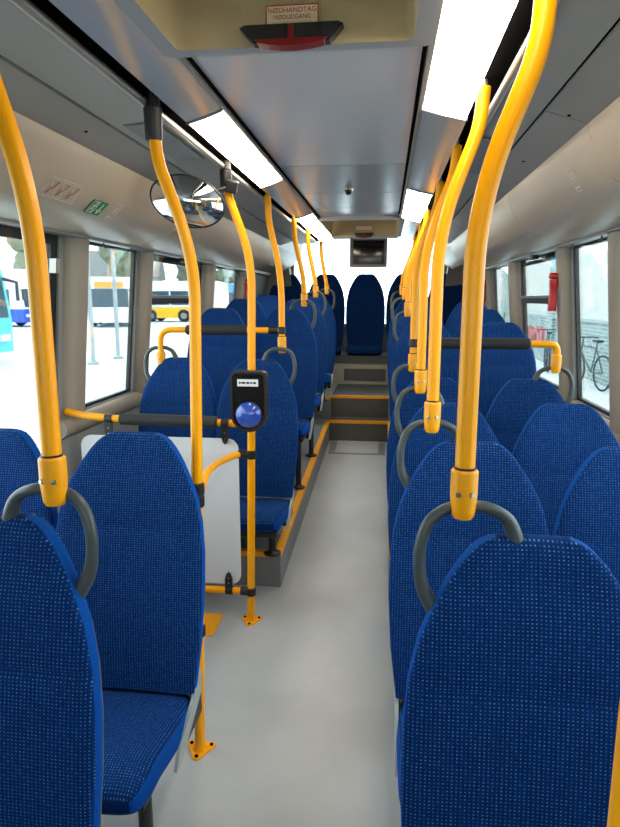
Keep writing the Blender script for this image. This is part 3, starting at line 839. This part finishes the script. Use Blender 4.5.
# slanting pole end in the bottom right corner
t = thing('grab_pole', 'short orange-yellow pole piece in the bottom right corner', 'grab pole', (0.198, 0.44, 0.0))
bm = bmesh.new(); tube(bm, fillet([(0.0, 0.0, 0.004), (0.0, 0, 1.30), (0.30, 0.0, 1.36)], [0.10]), 0.0175, 20)
obj('pole', bm, 'yellow', t)
tri_foot(t)

# ------------------------------------------------------------------ padded cross bars
def bar(label, y, z, xa, xb, wall_side, xsock, zsock, sleeve):
    """wall_side end bends down into a seat handle socket"""
    t = thing('padded_grab_bar', label, 'grab bar', (xa, y, z), 0, 'padded bars across the seats')
    pts = fillet([(0, 0, 0), (xsock - xa, 0, 0), (xsock - xa, 0, zsock + 0.06 - z)], 0.07)
    obj('bar', tube(bmesh.new(), pts, 0.0165, 18), 'yellow', t)
    lo, hi = sorted((sleeve[0] - xa, sleeve[1] - xa))
    bm = lathe(bmesh.new(), [(0.022, lo), (0.0275, lo + 0.006), (0.0275, hi - 0.006), (0.022, hi)], (0, 0, 0), 'x', 24)
    obj('foam_sleeve', bm, 'rubber', t)
    bm = lathe(bmesh.new(), [(0.017, 0.0), (0.0215, 0.012), (0.024, 0.045), (0.024, 0.086), (0.0205, 0.090)], (xsock - xa, 0, zsock - z), 'z', 22)
    so = obj('socket', bm, 'socket', t)
    obj('screw', lathe(bmesh.new(), [(0.0045, 0), (0.0045, 0.004)], n=10), 'steel', so, (xsock - xa, -0.0232, zsock - z + 0.05), rot=(PI / 2, 0, 0))
    x0 = 0.03 if xsock > xa else -0.03
    obj('end_clamp', lathe(bmesh.new(), [(0.0215, min(0.02 * (1 if x0 > 0 else -1), 2.4 * x0)), (0.0215, max(0.02 * (1 if x0 > 0 else -1), 2.4 * x0))], (0, 0, 0), 'x', 18), 'black', t)
bar('black padded yellow bar on the left, crossing above the ticket reader', 3.40, 1.33, -0.566, 0, -1, -1.262, 1.115, (-1.11, -0.76))
bar('black padded yellow bar on the right, ending at the windows', 3.13, 1.285, 0.140, 0, 1, 0.828, 1.145, (0.19, 0.70))

# partition: low padded rail, white board, bottom rail
t = thing('partition', 'white board partition hung between yellow rails with a black padded top rail', 'partition', (-0.588, 2.66, 0))
obj('top_rail', tube(bmesh.new(), fillet([(0.0, 0, 0.95), (-0.16, 0, 0.955), (-0.60, 0, 0.96), (-0.76, 0, 0.97), (-0.875, 0.02, 0.985)], 0.05), 0.0165, 18), 'yellow', t)
obj('foam_sleeve', tube(bmesh.new(), [(-0.15, 0, 0.955), (-0.156, 0, 0.955), (-0.60, 0, 0.962), (-0.606, 0, 0.962)], [0.022, 0.0275, 0.0275, 0.022], 24), 'rubber', t)
obj('bottom_rail', tube(bmesh.new(), [(0, 0, 0.15), (-0.86, 0, 0.15)], 0.0165, 18), 'yellow', t)
bm = bmesh.new(); prism(bm, rrect(0.745, 0.70, 0.05, 6, -0.43, 0.532), 'y', -0.004, 0.004); obj('board', bm, 'white', t, smooth=False)
for x, z, s in ((-0.115, 0.952, -1), (-0.66, 0.962, -1), (-0.115, 0.15, 1), (-0.66, 0.15, 1)):
    bm = bmesh.new()
    lathe(bm, [(0.021, -0.017), (0.021, 0.017)], (0, 0, 0), 'x', 18)
    pts = [(-0.017, 0), (0.017, 0), (0.017, s * 0.06), (0.010, s * 0.085), (0, s * 0.095), (-0.010, s * 0.085), (-0.017, s * 0.06)]
    prism(bm, pts, 'y', -0.016, -0.005)
    c = obj('clip', bm, 'black', t, (x, 0, z), smooth=False)
    for zz in (0.042, 0.068): obj('rivet', lathe(bmesh.new(), [(0.004, 0), (0.003, 0.003)], n=10), 'steel', c, (0, -0.016, s * zz), rot=(PI / 2, 0, 0))
bm = bmesh.new(); lathe(bm, [(0.020, 0.0), (0.020, 0.035)], (-0.06, 0, 0.15), 'x', 18); obj('collar', bm, 'black', t)

# linking tube between the two floor poles
t = thing('grab_bar', 'short curved yellow tube linking the two floor-standing poles', 'grab bar', (-0.567, 1.80, 0.90))
pts = fillet([(0.0, 0.0, 0.0), (-0.075, 0.35, -0.025), (-0.115, 0.66, -0.075), (-0.085, 0.85, -0.088), (-0.035, 0.86, -0.088)], [0.15, 0.2, 0.05])
obj('tube', tube(bmesh.new(), pts, 0.0145, 16), 'yellow', t)
obj('clamp', lathe(bmesh.new(), [(0.0195, 0), (0.0195, 0.055)], (-0.078, 0.858, -0.088), 'x', 18), 'black', t)

# ------------------------------------------------------------------ ticket reader
t = thing('ticket_reader', 'black ticket reader with round blue dome, mounted on the yellow pole', 'ticket reader', (-0.575, 2.64, 0.93))
def reader_outline(wd, top, r):
    out = [(wd, top - 0.02), (wd - 0.006, top - 0.006), (wd - 0.02, top), (-wd + 0.02, top), (-wd + 0.006, top - 0.006), (-wd, top - 0.02)]
    n = 20
    for k in range(n + 1):
        a = PI + PI * k / n; out.append((wd * math.cos(a), r + wd * 1.0 * math.sin(a)))
    return out
bm = bmesh.new(); prism(bm, reader_outline(0.079, 0.268, 0.084), 'y', -0.075, -0.02); obj('case', bm, 'black', t, smooth=False)
bm = bmesh.new(); prism(bm, [(x * 0.86, 0.01 + z * 0.93) for x, z in reader_outline(0.079, 0.268, 0.084)], 'y', -0.079, -0.075); obj('face_plate', bm, 'screen', t, smooth=False)
bm = bmesh.new(); lathe(bm, [(0.056, -0.079), (0.056, -0.088), (0.050, -0.096), (0.034, -0.104), (0.014, -0.109), (0.003, -0.110)], (0.002, 0, 0.082), 'y', 36); obj('dome', bm, 'dome', t)
sc_ = obj('display', boxm(-0.045, 0.045, -0.0815, -0.079, 0.205, 0.235), 'lcd', t, smooth=False)
bm = bmesh.new()
for k, (a, b) in enumerate(((-0.038, -0.030), (-0.027, -0.010), (-0.006, 0.008), (0.012, 0.020), (0.024, 0.036))): box(bm, a, b, -0.0822, -0.0815, 0.216, 0.224)
obj('display_text', bm, 'screen', sc_, smooth=False)
obj('bracket', boxm(-0.03, 0.03, -0.022, 0.03, 0.10, 0.20, 0.004), 'black', t)

# ------------------------------------------------------------------ convex mirror
t = thing('convex_mirror', 'oval convex mirror with black rim, hanging under the left ceiling light', 'mirror', (-0.79, 2.50, 1.882), 0)
t.rotation_euler = (math.radians(15), math.radians(14), math.radians(8))
a_, b_ = 0.146, 0.094
bm = bmesh.new(); rings = []; n = 40
for k in range(8):
    f = k / 7; d = 0.045 * (1 - f * f)
    rings.append([bm.verts.new((a_ * f * math.cos(2 * PI * q / n), -0.012 - d, b_ * f * math.sin(2 * PI * q / n))) for q in range(n)] if k else [bm.verts.new((0, -0.012 - d, 0))])
for q in range(n): bm.faces.new([rings[0][0], rings[1][q], rings[1][(q + 1) % n]])
for k in range(1, 7):
    for q in range(n): bm.faces.new([rings[k][q], rings[k][(q + 1) % n], rings[k + 1][(q + 1) % n], rings[k + 1][q]])
obj('mirror_glass', bm, 'mirror', t)
bm = bmesh.new(); ring = [(a_ * math.cos(2 * PI * q / n), -0.008, b_ * math.sin(2 * PI * q / n)) for q in range(n)]
tube(bm, ring + [ring[0]], 0.006, 10, cap=False); obj('rim', bm, 'black', t)
bm = bmesh.new(); rr = []
for f, d in ((1.0, -0.008), (0.9, 0.012), (0.5, 0.03), (0.1, 0.035)):
    rr.append([bm.verts.new((a_ * f * math.cos(2 * PI * q / n), d, b_ * f * math.sin(2 * PI * q / n))) for q in range(n)])
for k in range(3):
    for q in range(n): bm.faces.new([rr[k][q], rr[k][(q + 1) % n], rr[k + 1][(q + 1) % n], rr[k + 1][q]])
bm.faces.new(rr[-1]); obj('back_cover', bm, 'black', t)
bm = bmesh.new(); tube(bm, [(0.02, 0.035, 0.0), (0.06, 0.08, 0.04), (0.145, 0.14, 0.085)], 0.008, 10); obj('arm', bm, 'black', t)
obj('arm_clamp', boxm(0.115, 0.165, 0.115, 0.160, 0.055, 0.105, 0.006), 'black', t)

# ------------------------------------------------------------------ monitor
t = thing('monitor', 'dark square monitor in a grey frame hanging before the rear window', 'monitor', (-0.185, 6.42, 1.815))
bm = bmesh.new(); prism(bm, rrect(0.375, 0.29, 0.012, 3, 0, 0.145), 'y', 0, 0.06); obj('housing', bm, 'bezel', t, smooth=False)
obj('screen', boxm(-0.15, 0.15, -0.004, 0, 0.035, 0.255, 0.001), 'screen', t)
obj('bezel', (lambda b: (box(b, -.157, .157, -.006, -.001, .255, .262), box(b, -.157, .157, -.006, -.001, .028, .035), box(b, -.157, -.15, -.006, -.001, .035, .255), box(b, .15, .157, -.006, -.001, .035, .255), b)[-1])(bmesh.new()), 'black', t, smooth=False)
obj('bracket', boxm(-0.08, 0.08, 0.02, 0.05, 0.285, 0.32), 'bezel', t)
# camera dome on the ceiling
t = thing('camera_dome', 'small dark round camera on the centre ceiling panel', 'security camera', (-0.215, 3.52, ZC))
obj('base_ring', lathe(bmesh.new(), [(0.026, -0.006), (0.028, 0.0)], n=20), 'steel', t)
obj('dome', lathe(bmesh.new(), [(0.004, -0.030), (0.014, -0.026), (0.020, -0.016), (0.022, -0.006)], n=20), 'screen', t)

# ------------------------------------------------------------------ emergency hammers
def hammer(x, y, z, s, label):
    t = thing('emergency_hammer', label, 'emergency hammer', (x, y, z), 0, 'red emergency hammers')
    obj('holder', boxm(min(0, s * 0.03), max(0, s * 0.03), -0.03, 0.03, 0.13, 0.20, 0.006), 'black', t)
    h = obj('handle', lathe(bmesh.new(), [(0.019, -0.01), (0.022, -0.004), (0.022, 0.05), (0.019, 0.056), (0.019, 0.12), (0.023, 0.126), (0.023, 0.155), (0.017, 0.16)], (-s * 0.022, 0, 0), n=18), 'red', t)
    obj('head', lathe(bmesh.new(), [(0.010, -0.027), (0.017, -0.022), (0.017, 0.022), (0.010, 0.027)], (-s * 0.022, 0, 0.178), 'x', 16), 'red', t)
hammer(wx(1, 1.5) - 0.05, 3.58, 1.445, 1, 'red emergency hammer on the right pillar, the nearer one')
hammer(wx(1, 1.5) - 0.05, 6.07, 1.48, 1, 'far red emergency hammer at right, half hidden by the thick pole')
hammer(wx(-1, 1.5) + 0.05, 6.07, 1.50, -1, 'far red emergency hammer at left, beyond the left windows')
# round vents on the rear corner panels
for x, s in ((-1.195, 1),):
    t = thing('speaker_grille', 'black oval speaker grille at the end of the left duct', 'speaker', (-1.16, 6.05, 1.93))
    bm = bmesh.new(); prism(bm, [(0.032 * math.cos(2 * PI * k / 24), 0.055 * math.sin(2 * PI * k / 24)) for k in range(24)], 'y', -0.012, 0); obj('grille', bm, 'dark', t, smooth=False)
    bm = bmesh.new(); ring = [(0.036 * math.cos(2 * PI * k / 24), -0.004, 0.06 * math.sin(2 * PI * k / 24)) for k in range(25)]; tube(bm, ring, 0.004, 8, cap=False); obj('rim', bm, 'duct', t)

# blind hooks above the windows
def hook(x, y, label):
    pts = [(0, 0, 0.02), (0, 0, 0.0), (0, 0.012, -0.016), (0, 0.03, -0.020), (0, 0.04, -0.008)]
    bm = tube(bmesh.new(), fillet(pts, 0.01, 4), 0.004, 8)
    o = obj('blind_hook', bm, 'handle', None, (x, y, 1.765)); tag(o, label, 'hook', 'hooks above the side windows')
hook(-1.37, 2.97, 'small dark hook at the front corner of the left window with the white bus behind')
hook(-1.37, 3.30, 'small dark hook at the rear corner of the left window with the white bus behind')
hook(0.92, 2.90, 'small dark hook at the near corner of the bicycle window')
hook(0.92, 3.33, 'small dark hook at the far corner of the bicycle window')
for s, y, l in ((-1, 4.2, 'black window latch above the left sliding window'), (1, 4.15, 'black window latch above the right sliding window')):
    x = (XLT + 0.03) if s < 0 else (XRT - 0.03)
    o = obj('window_latch', boxm(-0.02, 0.02, -0.05, 0.05, -0.02, 0.03, 0.006), 'black', None, (x, y, 1.765)); tag(o, l, 'latch', 'latches above the sliding windows')

# ------------------------------------------------------------------ printed signs on the duct
def duct_frame(s, u, y):
    """point and basis on the duct surface; u = distance along x from the crease"""
    q = [(0, 0), (0.008, -0.025), (0.02, -0.055), (0.042, -0.098), (0.062, -0.124), (0.085, -0.147), (0.11, -0.166), (0.14, -0.181), (0.20, -0.198), (0.27, -0.207)]
    x3 = -1.0 if s < 0 else 0.565
    v = interp(q, u); e = 0.02
    v0, v1 = interp(q, u - e), interp(q, u + e)
    tang = Vector((s * 2 * e, 0, v1 - v0)).normalized()       # heading down and outward
    upv = -tang; nrm = Vector((-s * abs(upv.z), 0, -abs(upv.x))).normalized()
    right = Vector((0, 1 if s < 0 else -1, 0))
    m = Matrix((right, upv, right.cross(upv))).transposed().to_4x4()
    if (right.cross(upv)).dot(nrm) < 0: m = Matrix((right, upv, -right.cross(upv))).transposed().to_4x4()
    m.translation = Vector((x3 + s * u, y, 1.99 + v)) + nrm * 0.006
    return m
def sign(name, label, s, u, y, cat='sign'):
    t = thing(name, label, cat); t.matrix_world = duct_frame(s, u, y); return t
def rect_outline(bm, w_, h_, e, cx=0, cy=0, z0=0, z1=0.001):
    box(bm, cx - w_ / 2, cx + w_ / 2, cy + h_ / 2 - e, cy + h_ / 2, z0, z1); box(bm, cx - w_ / 2, cx + w_ / 2, cy - h_ / 2, cy - h_ / 2 + e, z0, z1)
    box(bm, cx - w_ / 2, cx - w_ / 2 + e, cy - h_ / 2, cy + h_ / 2, z0, z1); box(bm, cx + w_ / 2 - e, cx + w_ / 2, cy - h_ / 2, cy + h_ / 2, z0, z1)
def line(bm, a, b, w_, z0=0.001, z1=0.0018):
    a, b = Vector((*a, 0)), Vector((*b, 0)); d = (b - a).normalized(); n_ = Vector((-d.y, d.x, 0)) * w_ / 2
    ps = [a + n_, b + n_, b - n_, a - n_]
    A = [bm.verts.new((p.x, p.y, z0)) for p in ps]; B = [bm.verts.new((p.x, p.y, z1)) for p in ps]
    bm.faces.new(A); bm.faces.new(B[::-1])
    for i in range(4): bm.faces.new([A[i], B[i], B[(i + 1) % 4], A[(i + 1) % 4]])
def disc(bm, c, r, z0=0.001, z1=0.0018):
    prism(bm, [(c[0] + r * math.cos(2 * PI * k / 14), c[1] + r * math.sin(2 * PI * k / 14)) for k in range(14)], 'z', z0, z1)
t = sign('exit_sign', 'green emergency exit sign with running figure and down arrow on the left duct', -1, 0.088, 2.31)
obj('plate', boxm(-0.056, 0.056, -0.032, 0.032, -0.001, 0.001), 'green', t, smooth=False)
bm = bmesh.new()
disc(bm, (-0.020, 0.020), 0.0055)
line(bm, (-0.022, 0.014), (-0.028, -0.004), 0.008); line(bm, (-0.028, -0.004), (-0.014, -0.012), 0.005); line(bm, (-0.014, -0.012), (-0.018, -0.024), 0.005)
line(bm, (-0.029, -0.004), (-0.040, -0.020), 0.005); line(bm, (-0.022, 0.012), (-0.009, 0.004), 0.004); line(bm, (-0.023, 0.012), (-0.036, 0.006), 0.004)
rect_outline(bm, 0.046, 0.056, 0.003, -0.027, 0, 0.001, 0.0018)
line(bm, (0.028, 0.024), (0.028, -0.010), 0.007); line(bm, (0.012, -0.006), (0.029, -0.024), 0.007); line(bm, (0.044, -0.006), (0.027, -0.024), 0.007)
obj('pictogram', bm, 'etch', t, smooth=False)
def strap_sign(s, u, y, label):
    t = sign('handle_sign', label, s, u, y)
    bm = bmesh.new(); rect_outline(bm, 0.055, 0.085, 0.0018)
    line(bm, (-0.012, 0.022), (0.012, 0.022), 0.003, 0, 0.001); line(bm, (-0.012, 0.022), (-0.010, 0.004), 0.003, 0, 0.001); line(bm, (0.012, 0.022), (0.008, 0.002), 0.003, 0, 0.001)
    line(bm, (-0.010, 0.004), (0.008, 0.002), 0.003, 0, 0.001); line(bm, (0, 0.002), (0, -0.010), 0.004, 0, 0.001); line(bm, (-0.018, -0.028), (0.018, -0.028), 0.006, 0, 0.001)
    obj('print', bm, 'etch', t, smooth=False)
strap_sign(-1, 0.085, 2.455, 'faint outlined pictogram beside the green exit sign')
strap_sign(1, 0.045, 2.23, 'faint outlined pictogram on the right duct')
t = sign('prohibition_sign', 'pale outlined sign with red crossed pictograms on the left duct behind the thick pole', -1, 0.072, 2.03)
bm = bmesh.new(); rect_outline(bm, 0.21, 0.075, 0.0018)
for cx in (-0.065, 0.0, 0.065):
    rect_outline(bm, 0.055, 0.06, 0.0012, cx, 0)
    line(bm, (cx - 0.012, 0.02), (cx + 0.005, -0.015), 0.004, 0, 0.001); line(bm, (cx + 0.012, 0.018), (cx - 0.002, -0.002), 0.004, 0, 0.001)
obj('print', bm, 'etch', t, smooth=False)
bm = bmesh.new()
for cx in (-0.065, 0.0, 0.065): line(bm, (cx + 0.020, 0.026), (cx - 0.016, -0.026), 0.005)
obj('red_stroke', bm, 'ink', t, smooth=False)

# ------------------------------------------------------------------ outside
GZ = -0.25
o = struct('ground', boxm(-90, 60, -40, 150, GZ - 0.1, GZ), 'asphalt', smooth=False); o['kind'] = 'structure'
def bus(name, label, x, y, rz, L, Hh, body, lower, display=None, coach=False):
    W = 2.5
    t = thing(name, label, 'bus', (x, y, GZ), rz)
    bm = bmesh.new(); prism(bm, [(0.0, 0.32), (-0.02, 1.2), (0.14, 2.4), (0.40, Hh - 0.12), (0.7, Hh), (L - 0.5, Hh), (L - 0.12, Hh - 0.15), (L, 2.2), (L, 0.32)], 'y', -W / 2, W / 2)
    obj('body', bm, body, t, smooth=False)
    if lower != body:
        bm = bmesh.new(); box(bm, -0.03, L + 0.01, -W / 2 - 0.01, W / 2 + 0.01, 0.30, 1.12); obj('skirt', bm, lower, t, smooth=False)
    bm = bmesh.new(); prism(bm, [(-0.03, 1.25), (0.12, 2.38), (0.17, 2.38), (0.05, 1.25)], 'y', -W / 2 + 0.12, W / 2 - 0.12); obj('windscreen', bm, 'busglass', t, smooth=False)
    n_ = int((L - 2.0) / 1.5)
    for sd in (-1, 1):
        for k in range(n_):
            xa = 1.0 + k * 1.5
            bm = bmesh.new(); box(bm, xa, xa + 1.4, sd * W / 2 - 0.01, sd * W / 2 + 0.01, 1.30, 2.35); obj('side_window', bm, 'busglass', t, smooth=False)
    for xx in (2.4, L - 3.0):
        for sd in (-1, 1):
            bm = lathe(bmesh.new(), [(0.38, -0.14), (0.48, -0.11), (0.48, 0.11), (0.38, 0.14)], (xx, sd * (W / 2 - 0.10), 0.48), 'y', 28); w_ = obj('wheel', bm, 'tyre', t)
            obj('hub', lathe(bmesh.new(), [(0.24, -0.16), (0.24, 0.16)], (xx, sd * (W / 2 - 0.10), 0.48), 'y', 20), 'steel', w_)
    if display:
        bm = bmesh.new(); prism(bm, [(0.09, 2.44), (0.22, 2.80), (0.34, 2.80), (0.20, 2.44)], 'y', -0.85, 0.85); obj('destination_display', bm, 'amber', t, smooth=False)
    bm = bmesh.new()
    for sd in (-1, 1): box(bm, -0.06, 0.02, sd * 0.9 - 0.2, sd * 0.9 + 0.2, 0.62, 0.80)
    obj('headlamps', bm, 'buswhite', t, smooth=False)
    for sd in (-1, 1):
        bm = bmesh.new(); tube(bm, [(0.15, sd * 1.2, 2.3), (-0.15, sd * 1.4, 2.2), (-0.15, sd * 1.4, 1.7)], 0.05, 8); obj('wing_mirror', bm, 'black', t)
    return t
BR = [('bus', 'turquoise coach at the left edge outside the first window', -10.38, 15.0, math.radians(176), 12, 3.3, 'teal', 'teal'),
      ('bus', 'white coach with a blue lower stripe, seen past the thick pole', -22.2, 38.0, math.radians(170), 12, 3.6, 'buswhite', 'busblue'),
      ('bus', 'white bus with an amber destination display, framed by the small left window', -16.9, 37.0, math.radians(110), 9, 3.1, 'buswhite', 'buswhite', True),
      ('bus', 'yellow bus parked beside the white one, across two left windows', -20.5, 48.0, math.radians(2), 8, 3.1, 'buswhite', 'busyellow'),
      ('bus', 'light blue bus seen through the farthest left window', -15.0, 62.0, math.radians(104), 11, 3.3, 'busskyblue', 'busskyblue')]
for b_args in BR: bus(*b_args)
for x, y, l in ((-7.85, 16.0, 'thin grey post outside the small left window, left one'), (-7.85, 17.6, 'thin grey post outside the small left window, right one')):
    t = thing('post', l, 'post', (x, y, GZ), 0, 'grey posts in the bus yard')
    obj('shaft', tube(bmesh.new(), [(0, 0, 0), (0, 0, 4.6)], 0.06, 10), 'post', t)
    obj('base', lathe(bmesh.new(), [(0.16, 0), (0.16, 0.06), (0.07, 0.12)], n=12), 'post', t)
# houses and trees beyond the yard
def house(x, y, L, W, Hh, Rr, rz, label):
    t = thing('house', label, 'building', (x, y, GZ), rz, 'houses beyond the bus yard')
    obj('walls', boxm(-L / 2, L / 2, -W / 2, W / 2, 0, Hh), 'render', t, smooth=False)
    bm = bmesh.new(); prism(bm, [(-W / 2 - 0.4, Hh), (0, Hh + Rr), (W / 2 + 0.4, Hh)], 'x', -L / 2 - 0.3, L / 2 + 0.3); obj('roof', bm, 'roof', t, smooth=False)
    for k in range(int(L / 3)):
        obj('window', boxm(-L / 2 + 1 + k * 3, -L / 2 + 2.2 + k * 3, -W / 2 - 0.04, -W / 2 + 0.02, 1.2, 2.6), 'busglass', t, smooth=False)
house(-36, 75, 16, 9, 4.2, 3.4, math.radians(15), 'grey-roofed house behind the yellow bus')
house(-58, 66, 18, 9, 4.5, 3.0, math.radians(25), 'grey-roofed building behind the white coach')
def tree(x, y, h, r, label):
    t = thing('tree', label, 'tree', (x, y, GZ), 0, 'bare trees beyond the bus yard')
    obj('trunk', tube(bmesh.new(), [(0, 0, 0), (0.1, 0, h * 0.5), (0, 0.1, h * 0.8)], [0.25, 0.18, 0.08], 8), 'tree', t)
    bm = bmesh.new()
    for k in range(9):
        a = random.uniform(0, 2 * PI); q = random.uniform(0, r * 0.7); c = (q * math.cos(a), q * math.sin(a), h * 0.55 + random.uniform(-.2, .35) * h)
        m_ = bmesh.ops.create_icosphere(bm, subdivisions=3, radius=r * random.uniform(0.4, 0.6), matrix=Matrix.Translation(c))
        for v in m_['verts']: v.co += Vector([random.uniform(-1, 1) for _ in range(3)]) * r * 0.07
    obj('crown', bm, 'tree', t)
tree(-27, 66, 9, 3.4, 'rounded tree between the white bus and the yellow bus')
tree(-24, 80, 9, 3.6, 'rounded tree behind the yellow bus')
tree(-19, 74, 8, 3.0, 'rounded tree behind the light blue bus')
tree(-34, 60, 9, 3.5, 'rounded tree behind the white coach')
# right: masonry wall, pier and bicycles
o = obj('stone_wall', boxm(-0.15, 0.15, -8, 22, 0, 1.25), 'stone', None, (4.6, 8.0, GZ), smooth=False); tag(o, 'low pale stone wall outside the right windows behind the bicycles', 'wall')
o = obj('wall_coping', boxm(-0.2, 0.2, -8, 22, 0, 0.07), 'post', None, (4.6, 8.0, GZ + 1.25), smooth=False); tag(o, 'grey coping along the top of the low stone wall', 'coping')
for y, l in ((12.2, 'brick pier rising above the stone wall, in the nearest right window'), (17.5, 'brick pier seen through the sliding right window'), (24.5, 'brick pier seen through the farthest right window')):
    o = obj('brick_pier', boxm(-0.25, 0.25, -0.3, 0.3, 0, 6.5), 'stone', None, (4.62, y, GZ), smooth=False); tag(o, l, 'pier', 'piers along the stone wall')
t = thing('pale_building', 'pale building with teal stains behind the right sliding window', 'building', (9.0, 33.0, GZ))
obj('walls', boxm(-3, 6, -4, 8, 0, 7.0), 'render', t, smooth=False)
for k in range(3): obj('window', boxm(-3.04, -2.98, -3 + k * 3, -1.6 + k * 3, 1.4, 3.0), 'busglass', t, smooth=False)
bm = bmesh.new()
for k in range(7):
    ring = [(0, 0.32 * k + 0.22 * math.cos(a * 0.7), 0.9 + 0.35 * math.sin(a * 0.7 + k) * (1 - a / 14)) for a in range(0, 10)]
    tube(bm, ring, 0.035, 6)
o = obj('graffiti', bm, 'graffiti', None, (4.40, 18.1, GZ - 0.25), smooth=False); tag(o, 'faded red graffiti on the stone wall', 'graffiti')
def bicycle(x, y, rz, label):
    t = thing('bicycle', label, 'bicycle', (x, y, GZ), rz, 'bicycles parked along the stone wall')
    for wx_ in (-0.52, 0.52):
        bm = bmesh.new(); ring = [(0.33 * math.cos(2 * PI * k / 32), 0, 0.33 * math.sin(2 * PI * k / 32)) for k in range(33)]; tube(bm, ring, 0.018, 8, cap=False)
        w_ = obj('wheel', bm, 'tyre', t, (wx_, 0, 0.35))
        bm = bmesh.new()
        for k in range(10): tube(bm, [(0, 0, 0), (0.32 * math.cos(PI * k / 5), 0, 0.32 * math.sin(PI * k / 5))], 0.002, 4)
        obj('spokes', bm, 'steel', w_)
    bm = bmesh.new()
    J = {'r': (-0.52, 0, 0.35), 'b': (-0.08, 0, 0.32), 's': (-0.22, 0, 0.80), 'h': (0.34, 0, 0.82), 'h2': (0.37, 0, 0.70), 'f': (0.52, 0, 0.35), 'st': (-0.25, 0, 0.92), 'hb': (0.31, 0, 0.98)}
    for a, b in (('r', 'b'), ('b', 's'), ('s', 'h'), ('b', 'h2'), ('r', 's'), ('h', 'f'), ('s', 'st'), ('h', 'hb')): tube(bm, [J[a], J[b]], 0.016, 8)
    obj('frame', bm, 'bike', t)
    obj('saddle', boxm(-0.38, -0.14, -0.06, 0.06, 0.92, 0.97, 0.02), 'black', t)
    obj('handlebar', tube(bmesh.new(), fillet([(0.22, -0.26, 0.98), (0.33, -0.2, 0.99), (0.33, 0.2, 0.99), (0.22, 0.26, 0.98)], 0.06), 0.013, 8), 'black', t)
bicycle(4.1, 10.9, math.radians(84), 'dark bicycle leaning by the stone wall, the one in the nearest window')
bicycle(4.05, 12.9, math.radians(100), 'dark bicycle farther along the stone wall, half behind the pillar')
bicycle(4.0, 16.0, math.radians(80), 'dark bicycle seen low through the sliding window')
